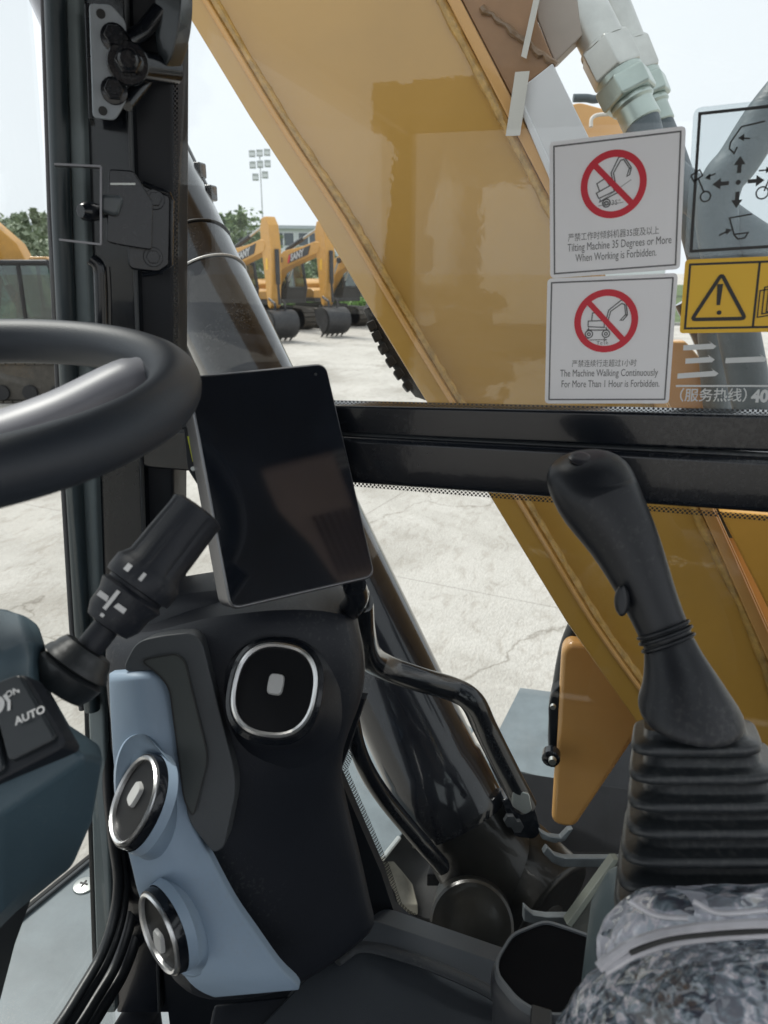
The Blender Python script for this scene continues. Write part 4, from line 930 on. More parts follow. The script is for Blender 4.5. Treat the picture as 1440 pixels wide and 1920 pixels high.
MB().prism(rounded([at(x, y, 1.17) for x, y in ((940, 1500), (985, 1488), (1000, 1500), (1016, 1560), (1002, 1575), (965, 1570))], .008), CF*.05).build('clamp_block', gloss, cylo, bevel=.005)
for x, y in ((955, 1535), (968, 1545)): MB().hexnut(at(x, y, 1.16), -CF, .010, .012).build('bolt', darksteel, cylo)

# handrail outside the lower window
hrail = empty('handrail', at(985, 1500, 1.05), 'bent black flat handrail looping outside the lower window above the cylinder foot', 'handrail')
hp_ = [(672, 1130, .80), (676, 1180, .83), (690, 1228, .9), (725, 1252, .95), (790, 1275, .97), (848, 1292, 1.0), (885, 1315, 1.0), (910, 1365, 1.03), (945, 1435, 1.05), (985, 1512, 1.07)]
MB().tube(catmull([at(*p) for p in hp_], 7), .0165, 16, flat=.9, sq=.4).build('rail_bar', gloss, hrail)
hp2 = [(655, 1330, 1.0), (670, 1401, 1.02), (692, 1452, 1.05), (724, 1500, 1.08), (758, 1542, 1.1), (795, 1585, 1.12), (830, 1625, 1.15)]
MB().tube(catmull([at(*p) for p in hp2], 7), .0135, 16, flat=.85, sq=.4).build('rail_bar', gloss, hrail)
MB().prism(rounded([at(x, y, 1.045) for x, y in ((962, 1480), (992, 1488), (998, 1520), (985, 1528), (960, 1512))], .004), CF*.012).build('rail_bracket', steel, hrail, bevel=.002)
b = MB(); p = at(672, 1118, .80); b.lathe([(-.012, .012), (.006, .012), (.009, .009)], p+CF*.002, -CF, 20); b.build('rail_knuckle', gloss, hrail)
MB().lathe([(0, .0075), (.003, .0075), (.004, .004), (.002, .0)], at(675, 1137, .785), -CF, 20).build('rail_screw', gloss, hrail)

# ================================================================== FRAME OF OUR OWN MACHINE
# deck plates (fenders) over the wheels and the tyre below
dk = MB().prism([onZ(x, y, 1.0) for x, y in ((975, 1289), (1120, 1308), (1110, 1480), (905, 1428))], V((0, 0, -.012))).build('fender_plate', platem, None, bevel=.002)
tag(dk, 'grey steel fender plate behind the orange guard on the far side of the cylinder', 'fender', 'fender plates')
dk2 = MB().prism([onZ(x, y, 1.0) for x, y in ((640, 1300), (800, 1290), (888, 1368), (850, 1440), (748, 1570), (716, 1612), (600, 1560))], V((0, 0, -.006))).build('fender_plate', platem, None, bevel=.002)
tag(dk2, 'grey steel fender plate left of the cylinder, above the dusty tyre', 'fender', 'fender plates')
ed = [onZ(x, y, 1.004) for x, y in ((717, 1610), (748, 1571))]
MB().tube(ed, .006, 8).build('plate_edge', steel, dk2)
# tyre
wh = empty('wheel', onZ(790, 1700, .5), 'dusty lugged rubber tyre seen through the lower window corner', 'wheel')
tc_ = onZ(745, 1640, .93)+V((.10, -.06, -.52)); wax = V((1, .15, 0)).normalized()
x, y, z = frame(wax)
TR = .5
MB().lathe([(-.14, .26), (-.15, .36), (-.14, .45), (-.09, .485), (.09, .485), (.14, .45), (.15, .36), (.14, .26)], tc_, wax, 64).build('tyre', tyrem, wh)
for k in range(24):
    a0 = 2*math.pi*k/24
    for sgn in (-1, 1):
        aa = a0+(.16 if sgn > 0 else 0); pts = []
        for h, da, r in ((.035, 0, .487), (.07, .05, .487), (.105, .10, .485), (.14, .13, .455), (.14, .22, .455), (.105, .19, .485), (.07, .14, .487), (.035, .09, .487)):
            pts.append((h*sgn, aa+da, r))
        q = lambda h, a, r: tc_+z*h+(x*math.cos(a)+y*math.sin(a))*r
        MB().loft([[q(h, a, r) for h, a, r in pts], [q(h, a+.0, r+.03) for h, a, r in pts]]).build('tyre_lug', lugm, wh, bevel=.004)
MB().lathe([(-.1, .0), (-.1, .2), (-.13, .26), (.13, .26), (.1, .2), (.1, 0)], tc_, wax, 32).build('wheel_disc', fary, wh)
# orange guard
gd = empty('cylinder_guard', onX(1060, 1555, 1.33), 'tapered orange steel guard standing right of the handrail foot', 'guard')
gp = [(1052, 1222), (1066, 1206), (1098, 1208), (1120, 1225), (1260, 1310), (1200, 1372), (1076, 1556), (1033, 1546)]
MB().prism(rounded([onX(x, y, 1.33) for x, y in gp], .02, 5), V((.05, .0, 0))).build('guard_plate', orange, gd, bevel=.012, seg=4)
MB().prism([onX(x, y, 1.335) for x, y in ((1034, 1300), (1050, 1285), (1044, 1440), (1030, 1440), (1028, 1330))], V((.05, 0, 0))).build('guard_edge', black, gd, bevel=.004)
MB().lathe([(0, .018), (.02, .018), (.024, .012)], onX(1034, 1412, 1.32), V((-1, 0, 0)), 16).build('guard_bolt', gloss, gd)
MB().lathe([(0, .008), (.01, .007)], onX(1036, 1424, 1.29), V((-1, 0, 0)), 10).build('guard_bolt', steel, gd)
MB().lathe([(0, .006), (.006, .005)], onX(1037, 1324, 1.31), V((-1, 0, 0)), 10).build('guard_bolt', steel, gd)
MB().tube(catmull([onX(x, y, 1.38) for x, y in ((1085, 1165), (1066, 1215), (1052, 1290), (1044, 1370), (1046, 1430))], 5), .018, 12).build('guard_hose', rubber, gd)
# frame: dark bed plates with edge highlights built as pale strips
sk = MB().prism([onZ(x, y, .987) for x, y in ((903, 1427), (1112, 1481), (1112, 1475), (905, 1421))], V((0, 0, -.16))).build('fender_skirt', gloss, dk, smooth=False)
fr = empty('machine_frame', onX(1050, 1640, 1.2), 'black upper frame plates with bright edges under the joystick outside the window', 'machine frame')
fd = mat('frame_dark', (.006, .0065, .008), .5, spec=.15, var=.4, vscale=12, bump=.1, bscale=30)
MB().prism([at(x, y, t) for x, y, t in ((860, 1430, 1.75), (1250, 1490, 1.75), (1250, 1640, 1.5), (800, 1640, 1.5))], V((0, 0, -.03))).build('bed_plate', fd, fr, bevel=.003)
MB().prism([at(x, y, t) for x, y, t in ((840, 1590, 1.45), (1250, 1600, 1.4), (1250, 1900, 1.2), (850, 1900, 1.2))], V((.02, 0, -.05))).build('bed_plate', fd, fr, bevel=.003)
MB().prism([onZ(x, y, .72) for x, y in ((890, 1445), (1000, 1400), (1150, 1340), (1700, 1340), (1700, 2100), (860, 1800), (860, 1600))], V((0, 0, -.05))).build('bed_plate', fd, fr, bevel=.003)
MB().box((.02, -.28, .82), .8, .8, .62).build('cab_base_blocker', fd, fr, bevel=.02)  # unseen base box, added to block light on the lower cylinder
MB().box((.5, -.9, .62), 2.6, 2.2, .2).build('underframe_blocker', fd, fr, bevel=.02)  # unseen slab, added to keep the space under the machine dark
edg = mat('edge_highlight', (.13, .145, .155), .45, metal=.2, var=.25, vscale=30)
def flatbar(pts, w, name='frame_edge', m=edg, par=fr):
    P = catmull(pts, 6); return MB().tube(P, w, 8, flat=.3, up=UP).build(name, m, par)
for poly, t in (([(1026, 1588), (1040, 1603), (1060, 1609), (1175, 1609), (1175, 1627), (1055, 1627), (1035, 1618), (1018, 1600)], 1.12), ([(983, 1700), (1000, 1715), (1025, 1719), (1085, 1719), (1083, 1734), (1010, 1737), (982, 1728)], 1.06), ([(1012, 1558), (1030, 1568), (1052, 1571), (1066, 1556), (1076, 1554), (1060, 1577), (1040, 1582), (1016, 1574)], 1.14)):
    MB().prism([at(x, y, t) for x, y in poly], CF*.015).build('frame_edge', edg, fr, bevel=.002)
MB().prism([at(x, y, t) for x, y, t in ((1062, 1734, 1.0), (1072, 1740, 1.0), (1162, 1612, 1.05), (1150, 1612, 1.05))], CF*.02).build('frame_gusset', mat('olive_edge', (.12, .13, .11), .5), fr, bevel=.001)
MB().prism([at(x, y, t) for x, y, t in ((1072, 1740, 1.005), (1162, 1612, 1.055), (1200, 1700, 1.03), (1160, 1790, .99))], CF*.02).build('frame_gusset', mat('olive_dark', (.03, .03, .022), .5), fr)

# ================================================================== HOSES AND FITTINGS AT TOP RIGHT
zincp = mat('pale_zinc', (.56, .57, .54), .32, metal=.6, var=.12, vscale=18)
zincg = mat('green_zinc', (.45, .52, .48), .3, metal=.6, var=.12, vscale=18)
def hosepipe(p0, p1, scale, lab, tail, up=V((0, 1, 0)), ends=True):
    ho = empty('hydraulic_hose', p1, lab, 'hose', 'hydraulic hoses beside the boom')
    a = (p1-p0).normalized(); Lh = (p1-p0).length; s = scale
    MB().lathe([(-.3, s*.9), (Lh*.3, s*.9), (Lh*.31, s), (Lh*.33, s)], p0, a, 32).build('steel_pipe', zincp, ho)
    MB().hexnut(p0+a*Lh*.31, a, s*1.12, Lh*.27, up).build('hex_nut', zincp, ho, bevel=.002)
    MB().lathe([(0, s*.98), (Lh*.05, s*.98)], p0+a*Lh*.58, a, 24).build('union_collar', zincg, ho)
    MB().hexnut(p0+a*Lh*.62, a, s*1.2, Lh*.17, up+V((.3, 0, 0))).build('hex_nut', zincg, ho, bevel=.003)
    MB().lathe([(0, s*.85), (Lh*.04, s*.9), (Lh*.06, s*.78), (Lh*.2, s*.8), (Lh*.21, s*.72)], p0+a*Lh*.79, a, 24).build('ferrule', zincg, ho, bevel=.001)
    MB().tube(catmull([p0+a*Lh*.97]+tail, 8), s*.72, 18).build('rubber_hose', hosem, ho)
    return ho
h0, h1 = onX(1098, 20, XB+.05), onX(1205, 232, XB+.02)
hosepipe(h0, h1, .034, 'thick hose with large pale hexagon fitting rising beside the boom bracket', [onX(1230, 300, XB), onX(1330, 390, XB-.05), onX(1440, 470, XB-.12), onX(1560, 540, XB-.2)])
h2, h3 = onX(1150, 20, XB+.16), onX(1236, 236, XB+.13)
hosepipe(h2, h3, .03, 'second hose with smaller hexagon fitting partly hidden behind the thick one', [onX(1262, 300, XB+.12), onX(1300, 420, XB+.1), onX(1330, 560, XB+.1), onX(1345, 760, XB+.1), onX(1380, 1000, XB+.1)])
ho = MB().tube(catmull([onX(x, y, XB-.1) for x, y in ((1520, 120), (1440, 215), (1385, 300), (1352, 345), (1345, 420), (1380, 600), (1420, 800))], 8), .026, 18).build('hydraulic_hose', hosem, None)
tag(ho, 'grey hose crossing behind the clear arrow sticker from upper right', 'hose', 'hydraulic hoses beside the boom')
ho = MB().tube(catmull([onX(x, y, XB+.2) for x, y in ((1290, 560), (1330, 640), (1350, 720), (1372, 800))], 8), .024, 16).build('hydraulic_hose', cylm, None)
tag(ho, 'black hose end showing between the yellow caution sticker and hotline lettering', 'hose', 'hydraulic hoses beside the boom')
ho = MB().tube(catmull([at(x, y, 2.1) for x, y in ((1075, 184), (1100, 184), (1118, 186), (1150, 176), (1180, 160))], 6), .011, 10).build('hydraulic_hose', hosem, None)
tag(ho, 'thin grey hose with crimped end behind the large hexagon fitting', 'hose', 'hydraulic hoses beside the boom')
# orange casting beyond the boom top
am = empty('valve_cover', at(1120, 240, 2.4), 'small orange cover with wire behind the hexagon fittings', 'cover')
MB().prism(rounded([at(x, y, 2.4) for x, y in ((1085, 190), (1140, 205), (1170, 215), (1185, 300), (1060, 320), (1060, 200))], .02), CF*.2).build('cover_shell', orange, am, bevel=.01)
MB().tube(catmull([at(x, y, 2.35) for x, y in ((1108, 238), (1110, 222), (1125, 215), (1165, 214))], 5), .006, 8).build('cover_wire', tapem, am)
# yellow tail piece behind the lettering and the bright post under the rail
tl = empty('boom_foot_bracket', onX(1440, 900, XB+.2), 'orange boom foot bracket rising behind the hotline lettering and the joystick', 'bracket')
MB().prism([onX(x, y, XB+.12) for x, y in ((1250, 640), (1285, 640), (1330, 690), (1366, 790), (1440, 950), (1640, 1300), (1700, 1700), (1300, 1700), (1215, 700))], V((.04, 0, 0))).build('bracket_plate', orange, tl, bevel=.004)
MB().prism([onX(x, y, XB-.05) for x, y in ((1348, 958), (1560, 975), (1600, 1500), (1440, 1140))], V((.03, 0, 0))).build('bracket_flange', fary, tl, bevel=.004)
# ribbed rubber strip hanging on the far edge of the boom
rb = empty('ribbed_rubber_strip', onX(700, 620, XB+.3), 'black lugged rubber strip peeping out below the boom edge', 'rubber strip')
sp_ = [(686, 572), (703, 610), (722, 650), (748, 692), (775, 728), (796, 753)]
P = [onX(x+6, y-4, XB+.34) for x, y in sp_]
MB().tube(catmull(P, 5), [.008]+[.017]*22+[.012, .008, .004], 12).build('strip_core', tyrem, rb)
for i, f in enumerate((.2, .3, .41, .52, .63, .75)):
    CP = catmull(P, 20); k = int(f*(len(CP)-1)); c = CP[k]; d = (CP[k+1]-CP[k-1]).normalized(); sd_ = (-CR-d*(-CR).dot(d)).normalized()
    MB().box(c+sd_*.014, .02, .018, .05, (d, sd_, d.cross(sd_))).build('lug', tyrem, rb, bevel=.003)
# deck seen through the lower windscreen
dp = MB().prism([onZ(x, y, 1.15) for x, y in ((28, 1722), (197, 1583), (330, 1560), (420, 1900), (150, 2100), (-60, 2100))], V((0, 0, -.02))).build('front_deck', platem, None, bevel=.002)
tag(dp, 'blue grey steel deck plate outside the lower windscreen with one screw', 'deck plate')
for o_, r in ((0, .006), (7, .004)): MB().tube([onZ(x, y+o_, 1.156) for x, y in ((20, 1728), (205, 1577))], r, 8).build('deck_edge', stickb if o_ == 0 else greym, dp)
b = MB(); p = onZ(158, 1661, 1.151); b.lathe([(0, .021), (.003, .02), (.005, .012), (.006, .0)], p, UP, 24); b.build('deck_screw', steel, dp)
b = MB(); b.box(p+UP*.006, .016, .003, .002); b.box(p+UP*.0062, .003, .016, .002); b.build('screw_slot', stickb, dp)
# ================================================================== YARD: PARKED CRAWLER EXCAVATORS
GRP = 'crawler excavators parked across the yard'
def profile(pts, y0, y1): return [V((x, y0, z)) for x, z in pts], V((0, y1-y0, 0))
def pris(pts, y0, y1, name, m, par, bevel=.03, r=0.):
    p, v = profile(pts, y0, y1)
    if r: p = rounded(p, r, 4)
    return MB().prism(p, v).build(name, m, par, bevel=bevel)
def make_excavator():
    ex = empty('crawler_excavator', (0, 0, 0), None, 'excavator', GRP)
    for s in (-1, 1):
        b = MB(); yc = s*1.1; ring = []
        out = [(-1.75, .04), (1.75, .04), (2.08, .28), (2.12, .5), (1.95, .78), (1.7, .86), (-1.7, .86), (-1.95, .78), (-2.12, .5), (-2.08, .28)]
        o2 = rounded([V((x, yc-.3, z)) for x, z in out], .25, 4)
        b.prism([V((p.x*.97, yc-.24, .45+(p.z-.45)*.9)) for p in o2], V((0, .48, 0)))
        n = len(o2); per = [(o2[(i+1) % n]-o2[i]).length for i in range(n)]; tot = sum(per); m_ = 46; d = 0; i = 0; acc = 0
        for k in range(m_):
            t = tot*k/m_
            while acc+per[i] < t: acc += per[i]; i += 1
            f = (t-acc)/per[i]; p = lin(o2[i], o2[(i+1) % n], f); tg = (o2[(i+1) % n]-o2[i]).normalized(); nn = tg.cross(V((0, 1, 0)))
            b.box(V((p.x, yc, p.z)), tot/m_*.86, .6, .05, (tg, V((0, 1, 0)), nn))
        tr_ = b.build('track', trackm, ex)
        b = MB()
        for xx in (-1.2, -.6, 0, .6, 1.2): b.lathe([(-.31, .16), (.31, .16)], (xx, yc, .24), (0, 1, 0), 14)
        for xx in (-1.7, 1.7): b.lathe([(-.3, .33), (.3, .33)], (xx, yc, .45), (0, 1, 0), 18)
        b.build('track_roller', farb, tr_)
    MB().box((0, 0, .8), 2.2, 1.6, .4).build('undercarriage', farb, ex, bevel=.05)
    pris([(-2.5, 1.12), (1.5, 1.12), (1.5, 1.3), (-2.5, 1.3)], -1.25, 1.25, 'deck', farb, ex)
    pris([(-1.7, 1.3), (.2, 1.3), (.2, 1.9), (-.1, 2.05), (-1.7, 2.1)], -1.25, .2, 'engine_hood', fary, ex, .05)
    pris([(.22, 1.3), (1.45, 1.3), (1.45, 1.62), (1.2, 1.72), (.22, 1.72)], -1.25, -.45, 'tool_box', fary, ex, .04)
    pris([(-2.75, 1.2), (-1.72, 1.15), (-1.72, 2.1), (-2.6, 2.05), (-2.8, 1.8)], -1.28, 1.28, 'counterweight', fary, ex, .08)
    pris([(-1.7, 1.3), (-.2, 1.3), (-.2, 1.85), (-1.7, 2.0)], .25, 1.25, 'side_door', fary, ex, .04)
    cb_ = MB()
    cp = [(-.1, 1.32), (1.45, 1.32), (1.6, 1.75), (1.35, 2.75), (1.2, 2.88), (-.05, 2.88), (-.15, 2.7)]
    for y0 in (.3, 1.2):
        pts = [V((x, y0, z)) for x, z in cp]; cb_.tube(pts+[pts[0]], .06, 8)
    for x, z in cp: cb_.tube([V((x, .3, z)), V((x, 1.2, z))], .055, 8)
    for y0 in (.3, 1.2): cb_.tube([V((.55, y0, 1.32)), V((.55, y0, 2.85))], .05, 8)
    cb_.prism([V((x, .27, z)) for x, z in ((-.15, 1.3), (1.5, 1.3), (1.6, 1.72), (-.15, 1.72))], V((0, .96, 0)))
    cb_.prism([V((x, .3, z)) for x, z in ((-.1, 2.84), (1.25, 2.84), (1.2, 2.93), (-.05, 2.93))], V((0, .9, 0)))
    cab_ = cb_.build('cab', farb, ex)
    for y0 in (.3, 1.2): MB().prism([V((x, y0, z)) for x, z in ((-.1, 1.7), (1.55, 1.75), (1.33, 2.75), (1.2, 2.83), (-.05, 2.83))], V((0, .01, 0))).build('cab_window', fglass, cab_, smooth=False)
    MB().prism([V((1.58, .3, 1.75)), V((1.36, .3, 2.75)), V((1.36, 1.2, 2.75)), V((1.58, 1.2, 1.75))], V((-.01, 0, 0))).build('cab_window', fglass, cab_, smooth=False)
    MB().prism([V((-.02, .45, 2.94)), V((.4, .45, 2.94)), V((.36, .45, 3.0)), V((.02, .45, 3.0))], V((0, .6, 0))).build('cab_hatch', orange, cab_, bevel=.02)
    MB().loft([[V((.1+a, .75+c, z)) for a, c in ((-.22, -.22), (.22, -.22), (.22, .22), (-.22, .22))] for z in (1.75, 1.9)]+[[V((-.05+a, .75+c, z)) for a, c in ((-.08, -.22), (.08, -.22), (.08, .22), (-.08, .22))] for z in (1.95, 2.5)]).build('cab_seat', farb, cab_)
    bm_ = [(.35, 1.35), (.7, 1.3), (1.1, 1.75), (1.75, 2.35), (2.5, 2.62), (5.05, 3.12), (5.2, 3.35), (5.1, 3.52), (4.8, 3.55), (3.9, 3.4), (2.3, 3.25), (1.6, 2.95), (.8, 2.1), (.3, 1.6)]
    bo = pris(bm_, -.22, .22, 'boom', fary, ex, .03)
    blk = MB(); blk.prism([V((x, -.222, z)) for x, z in ((2.6, 2.74), (4.3, 3.07), (4.5, 3.42), (2.74, 3.09))], V((0, -.012, 0))); blk.build('logo_plate', stickb, bo, smooth=False)
    MB().prism([V((x, -.236, z)) for x, z in ((2.62, 2.76), (2.78, 2.79), (2.9, 3.09), (2.76, 3.07))], V((0, -.004, 0))).build('logo_bar', stickr, bo, smooth=False)
    e_ = V((1.15, 0, .21)).normalized()
    text('SANY', .36, stickw, V((2.9, -.242, 2.85)), e_, V((.1, 0, 1)).normalized(), bo, fat=.018, sx=1.2)
    for y0 in (-.36, .36):
        b = MB(); b.tube([V((.95, y0, 1.45)), V((1.55, y0, 2.05))], .085, 12); b.build('boom_cylinder', farb, ex)
        b = MB(); b.tube([V((1.55, y0, 2.05)), V((2.2, y0, 2.9))], .045, 10); b.build('cylinder_rod', zincp if 'pale_zinc' in MATS else steel, ex)
        MB().lathe([(-.05, .12), (.05, .12)], (2.2, y0, 2.9), (0, 1, 0), 16).build('pivot_boss', farb, ex)
    b = MB(); b.tube([V((2.2, 0, 3.3)), V((3.6, 0, 3.7))], .09, 12); b.build('arm_cylinder', farb, ex)
    MB().tube([V((3.6, 0, 3.7)), V((5.0, 0, 4.1))], .05, 10).build('cylinder_rod', zincp, ex)
    ar = [(4.95, 4.25), (5.25, 4.3), (5.5, 4.0), (5.62, 3.2), (5.55, 2.2), (5.42, 1.25), (5.3, 1.15), (5.15, 1.25), (4.98, 2.4), (4.85, 3.3), (4.8, 3.9)]
    a_ = pris(ar, -.2, .2, 'arm', fary, ex, .03)
    MB().prism([V((x, -.203, z)) for x, z in ((5.15, 2.5), (5.3, 2.5), (5.32, 2.9), (5.17, 2.9))], V((0, -.005, 0))).build('arm_sticker', sticky, a_, smooth=False)
    b = MB(); b.tube([V((5.66, 0, 3.2)), V((5.66, 0, 2.0))], .08, 12); b.tube([V((5.66, 0, 2.0)), V((5.7, 0, 1.3))], .05, 10)
    for y0 in (-.2, .2): b.tube([V((5.3, y0, 1.5)), V((5.72, y0, 1.35)), V((5.75, y0, 1.0))], .05, 8)
    b.build('bucket_cylinder', farb, ex)
    # bucket: curved shell, opening towards the machine
    shp = [(5.95, 1.12), (5.6, 1.2), (5.2, 1.1), (5.15, .95)]
    arc = [(5.15, 1.0), (5.55, 1.12), (5.95, 1.08), (6.2, .85), (6.22, .5), (6.0, .25), (5.75, .12)]
    pin = [(5.2, .92), (5.55, 1.04), (5.9, 1.0), (6.1, .82), (6.12, .52), (5.95, .32), (5.75, .2)]
    b = MB()
    P = [V((x, -.52, z)) for x, z in arc]; Q = [V((x, -.52, z)) for x, z in pin]
    P, Q = catmull(P, 4), catmull(Q, 4)
    b.prism(P+Q[::-1], V((0, 1.04, 0)))
    for y0 in (-.52, .47): b.prism([V((p.x, y0, p.z)) for p in P]+[V((5.3, y0, .55))], V((0, .05, 0)))
    bk_ = b.build('bucket', farg, ex, bevel=.01)
    for k in range(5):
        y0 = -.45+k*.225
        MB().loft([[V((5.78, y0-.06, .2)), V((5.78, y0+.06, .2)), V((5.66, y0+.06, .1)), V((5.66, y0-.06, .1))], [V((5.52, y0-.025, .0)), V((5.52, y0+.025, .0)), V((5.5, y0+.025, -.02)), V((5.5, y0-.025, -.02))]]).build('bucket_tooth', farg, bk_)
    return ex
def place(o, p, hdg, lab):
    o.location = p; o.rotation_euler = (0, 0, math.atan2(hdg.y, hdg.x)); o['label'] = lab; o.scale = (.92, .92, .92)
proto = make_excavator()
u_ = (CR*.58-hd*.81).normalized()
spots = [(onZ(530, 641, 0), u_, 'crawler excavator partly behind the black cylinder, second arm from the left', 5.35),
         (onZ(628, 632, 0), u_, 'crawler excavator with bucket on the ground beside the yellow boom edge', 5.35),
         (onZ(738, 624, 0), u_, 'crawler excavator mostly hidden behind the yellow boom, its cab and tracks showing', 5.35),
         (onZ(158, 738, 0), (-CR), 'crawler excavator with dark cab left of the corner post, seen through the windscreen', 0.)]
for i, (p, h_, lab, off) in enumerate(spots):
    o = proto if i == 0 else copy_tree(proto)
    place(o, V((p.x, p.y, 0))-h_*off, h_, lab)
    if i == 3:
        o.scale = (.84, .84, .84)                                                      # this one holds its boom higher
        T = Matrix.Translation((.35, 0, 1.35)); M = T @ Matrix.Rotation(rad(-20), 4, 'Y') @ T.inverted()
        for c in o.children:
            if c.name.split('.')[0] in ('boom', 'boom_cylinder', 'cylinder_rod', 'pivot_boss', 'arm_cylinder', 'arm', 'bucket', 'bucket_cylinder'): c.matrix_basis = M

# ================================================================== PERSON BETWEEN POST AND CYLINDER
pf = onZ(347, 830, 0); dirp = (R(347, 680)); dirp.z = 0; dirp.normalize(); pf = O+dirp*11.4; pf.z = 0
pr_ = empty('person', pf, 'person in black shirt and blue jeans standing between the corner post and the black cylinder', 'person', rz=math.atan2(-dirp.y, -dirp.x))
def skinmesh(name, m, verts, edges, radii, par, root=0):
    me = bpy.data.meshes.new(name); me.from_pydata([V(v) for v in verts], edges, []); me.materials.append(m)
    o = bpy.data.objects.new(name, me); COL.objects.link(o)
    md = o.modifiers.new('skin', 'SKIN'); md.use_smooth_shade = True
    for i, r in enumerate(radii): me.skin_vertices[0].data[i].radius = (r, r)
    me.skin_vertices[0].data[root].use_root = True
    sb = o.modifiers.new('sub', 'SUBSURF'); sb.levels = 2; sb.render_levels = 2
    o.parent = par; return o
hv = [(0, 0, .95), (0, 0, 1.12), (0, 0, 1.32), (0, 0, 1.45), (0, 0, 1.53), (.01, 0, 1.60), (.015, 0, 1.68), (.01, 0, 1.74),
      (0, .17, 1.42), (-.03, .25, 1.16), (.1, .19, .98), (.16, .12, .97), (0, -.17, 1.42), (-.02, -.24, 1.14), (.08, -.22, .92), (.11, -.21, .84),
      (0, .09, .9), (.02, .1, .5), (0, .1, .09), (.14, .11, .04), (0, -.09, .9), (.03, -.1, .5), (0, -.1, .09), (.14, -.11, .04)]
he = [(0, 1), (1, 2), (2, 3), (3, 4), (4, 5), (5, 6), (6, 7), (3, 8), (8, 9), (9, 10), (10, 11), (3, 12), (12, 13), (13, 14), (14, 15), (0, 16), (16, 17), (17, 18), (18, 19), (0, 20), (20, 21), (21, 22), (22, 23)]
hr = [.12, .11, .13, .09, .055, .08, .095, .07, .06, .042, .034, .035, .06, .042, .034, .035, .085, .058, .04, .04, .085, .058, .04, .04]
skinmesh('body', skinm, hv, he, hr, pr_)
skinmesh('shirt', shirt, [hv[i] for i in (0, 1, 2, 3)]+[(0, .17, 1.42), (-.02, .22, 1.25), (0, -.17, 1.42), (-.01, -.22, 1.24)], [(0, 1), (1, 2), (2, 3), (3, 4), (4, 5), (3, 6), (6, 7)], [.14, .135, .155, .1, .078, .065, .078, .065], pr_)
skinmesh('trousers', jeans, [(0, 0, .97), (0, .09, .88), (.02, .1, .5), (0, .1, .1), (0, -.09, .88), (.03, -.1, .5), (0, -.1, .1)], [(0, 1), (1, 2), (2, 3), (0, 4), (4, 5), (5, 6)], [.135, .1, .075, .065, .1, .075, .065], pr_)
skinmesh('hair', hairm, [(-.02, 0, 1.66), (-.01, 0, 1.74), (.03, 0, 1.78)], [(0, 1), (1, 2)], [.1, .1, .07], pr_)

# ================================================================== PLANTS
def leaves(name, m, par, blobs, n, size, seedv):
    rnd = random.Random(seedv); vs = []; fs = []
    for k in range(n):
        c, r = rnd.choice(blobs); 
        while True:
            p = V((rnd.uniform(-1, 1), rnd.uniform(-1, 1), rnd.uniform(-1, 1)))
            if .3 < p.length < 1: break
        q = V(c)+V((p.x*r[0], p.y*r[1], p.z*r[2]))
        a = V((rnd.gauss(0, 1), rnd.gauss(0, 1), rnd.gauss(0, .7))).normalized(); b_ = a.cross(V((rnd.gauss(0, 1), rnd.gauss(0, 1), rnd.gauss(0, 1)))).normalized()
        s = size*rnd.uniform(.55, 1.3); i = len(vs)
        vs += [q-a*s, q+b_*s*.5, q+a*s, q-b_*s*.5]; fs.append((i, i+1, i+2, i+3))
    me = bpy.data.meshes.new(name); me.from_pydata(vs, [], fs); me.materials.append(m)
    o = bpy.data.objects.new(name, me); COL.objects.link(o); setpar(o, par) if par else None
    return o
def tree(px, d, ztop, wid, lab, m, seedv, n=4200, zlow=1.2, name='tree', size=.17):
    dr_ = R(px, 505); dr_.z = 0; p = O+dr_.normalized()*d; p.z = 0; rnd = random.Random(seedv)
    t = empty(name, p, lab, 'tree', 'trees behind the yard')
    b = MB(); b.tube(catmull([p, p+V((.05, .05, ztop*.35)), p+V((-.05, .1, ztop*.7))], 4), [.16, .15, .14, .12, .11, .1, .09, .07, .05], 8)
    bl = []
    for k in range(18):
        a = rnd.uniform(0, 6.28); rr = wid*.5*rnd.uniform(.1, .85); z = rnd.uniform(zlow+.5, ztop-.4)
        if z > ztop*.75: rr *= .6
        c = p+V((math.cos(a)*rr, math.sin(a)*rr, z)); bl.append((c, (rnd.uniform(.6, 1.0)*wid*.27, rnd.uniform(.6, 1.)*wid*.27, rnd.uniform(.5, .85)*wid*.24)))
        b.tube([p+V((0, 0, ztop*.3)), lin(p+V((0, 0, ztop*.45)), c, .5), c], [.07, .045, .02], 6)
    for k in range(7):
        a = rnd.uniform(0, 6.28); c = p+V((math.cos(a)*wid*.3, math.sin(a)*wid*.3, ztop+rnd.uniform(-.3, .25))); bl.append((c, (.18, .18, .4)))
    b.build('trunk', barkm, t); leaves('crown', m, t, bl, n, size, seedv)
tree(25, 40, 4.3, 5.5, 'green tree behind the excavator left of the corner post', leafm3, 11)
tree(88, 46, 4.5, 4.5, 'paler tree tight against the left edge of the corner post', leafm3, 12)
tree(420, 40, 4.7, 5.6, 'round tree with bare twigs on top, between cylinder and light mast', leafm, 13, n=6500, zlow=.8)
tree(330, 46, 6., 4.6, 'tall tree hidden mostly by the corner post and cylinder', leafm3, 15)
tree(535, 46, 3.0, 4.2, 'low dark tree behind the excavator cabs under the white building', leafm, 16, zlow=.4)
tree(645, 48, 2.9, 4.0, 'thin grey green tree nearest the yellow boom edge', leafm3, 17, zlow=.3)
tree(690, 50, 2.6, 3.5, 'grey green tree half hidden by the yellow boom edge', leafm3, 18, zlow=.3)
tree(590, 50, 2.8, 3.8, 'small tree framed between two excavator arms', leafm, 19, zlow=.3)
dr_ = R(690, 505); dr_.z = 0
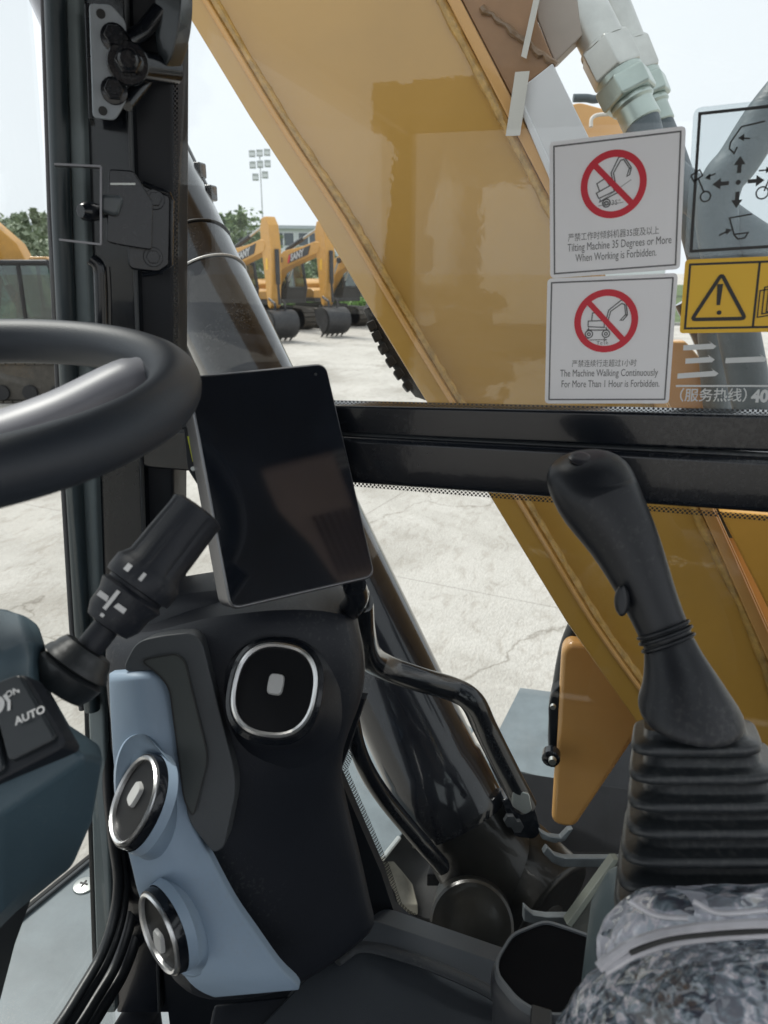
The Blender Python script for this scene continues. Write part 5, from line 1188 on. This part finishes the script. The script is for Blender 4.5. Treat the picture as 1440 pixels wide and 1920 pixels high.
for i, (px, d, h_, w, lab) in enumerate(((640, 36, 1.1, 2.2, 'bright green bush right of the standing bucket'), (690, 36, 1.25, 2.4, 'bright green bush touching the yellow boom edge'), (560, 37, .9, 2.4, 'bright green bush seen between tracks and excavator arm'), (745, 36, 1.1, 2.6, 'bright green bush behind the yellow boom edge'))):
    q = R(px, 505); q.z = 0; p = O+q.normalized()*d; p.z = 0; rnd = random.Random(40+i)
    t = empty('bush', p, lab, 'bush', 'bushes at the yard edge')
    bl = [(p+V((rnd.uniform(-w/2, w/2), rnd.uniform(-.5, .5), rnd.uniform(.2, h_*.8))), (.5, .5, .35)) for _ in range(9)]
    leaves('foliage', leafm2, t, bl, 1500, .11, 50+i)
    b = MB(); [b.tube([p, lin(p, c, .6)+V((0, 0, .1)), V(c)], [.03, .02, .01], 5) for c, r in bl[:5]]; b.build('stem', barkm, t)
# verge and kerb
c0 = O+R(300, 505).normalized()*0; 
def strip(d0, d1, z0, name, m, kind, pxs=(-400, 100, 400, 700, 1000, 1500)):
    def pt(px, d): q = R(px, 505); q.z = 0; q.normalize(); p = q*(d/max(.3, q.dot(hd))); p.z = z0; return V((p.x, p.y, z0))
    b = MB(); b.prism([pt(pxs[0], d0), pt(pxs[-1], d0), pt(pxs[-1], d1), pt(pxs[0], d1)], V((0, 0, .12)))
    o = b.build(name, m, None); tag(o, kind=kind); return o
strip(33.6, 120, .0, 'verge', mat('verge_soil', (.07, .11, .03), .9, var=.4, vscale=.6), 'structure')
strip(33.3, 33.58, .0, 'kerb', mat('kerb_stone', (.3, .3, .28), .8), 'structure')
rnd = random.Random(77)
gb = []
for k in range(60):
    q = R(rnd.uniform(430, 800), 505); q.z = 0; q.normalize(); p = q*(34.2+rnd.uniform(0, 2.0)); gb.append((V((p.x, p.y, .2)), (.6, .6, .16)))
gr_ = leaves('grass', leafm2, None, gb, 3500, .09, 88); tag(gr_, 'bright green grass and low plants along the yard edge', 'grass', kind='stuff')
# ================================================================== BUILDING, LIGHT MAST
bd_dir = R(600, 505); bd_dir.z = 0; bd_dir.normalize()
bx_ = V((bd_dir.y, -bd_dir.x, 0)); bx_ = (bx_+bd_dir*.12).normalized(); by_ = V((-bx_.y, bx_.x, 0))
bo_ = O+bd_dir*62; bo_.z = 0
bld = empty('factory_building', bo_, 'white factory building with strip windows behind the excavators', 'building')
AX = (bx_, by_, UP)
MB().box(bo_+by_*8+UP*2.65, 60, 16, 5.3, AX).build('wall', wallm, bld, smooth=False)
MB().box(bo_+by_*8+UP*5.42, 60.8, 16.8, .24, AX).build('roof', mat('roof_pale', (.5, .54, .58), .5), bld, smooth=False)
MB().box(bo_-by_*.04+UP*3.55, 60, .06, .1, AX).build('wall_ledge', wallm, bld, smooth=False)
for k in range(-7, 8):
    c = bo_+bx_*(k*3.6)-by_*.03+UP*4.55
    w_ = MB().box(c, 3.3, .05, .9, AX).build('window', winm, bld, smooth=False)
    b = MB()
    for j in range(5): b.box(c-by_*.04+bx_*(-1.65+j*.825), .09, .05, .9, AX)
    b.build('window_frame', wallm, w_, smooth=False)
md = R(497, 505); md.z = 0; md.normalize(); mp_ = O+md*56; mp_.z = 0
ms = empty('light_mast', mp_, 'tall thin floodlight mast with stacked lamps beside the yellow boom', 'light mast')
MB().tube([mp_, mp_+UP*8.5], [.07, .035], 10).build('mast_pole', steel, ms)
sx = V((md.y, -md.x, 0))
MB().box(mp_+UP*9.05, .08, .08, 2.0, (sx, md, UP)).build('lamp_rack', steel, ms)
for i, (a, z) in enumerate(((-.5, 10.3), (0, 10.35), (.5, 10.4), (-.5, 9.6), (0, 9.65), (.5, 9.7), (-.35, 8.85), (.3, 9.0))):
    c = mp_+sx*a+UP*(z-.55)-md*.15
    fl_ = MB().box(c, .42, .14, .46, (sx, (md*.9+UP*.3).normalized(), (UP*.9-md*.3).normalized())).build('floodlight', mat('lamp_white', (.6, .62, .65), .4) if 'lamp_white' not in MATS else MATS['lamp_white'], ms, bevel=.02)
    MB().box(c-md*.08, .34, .02, .3, (sx, md, UP)).build('floodlight_lens', wallm, fl_)
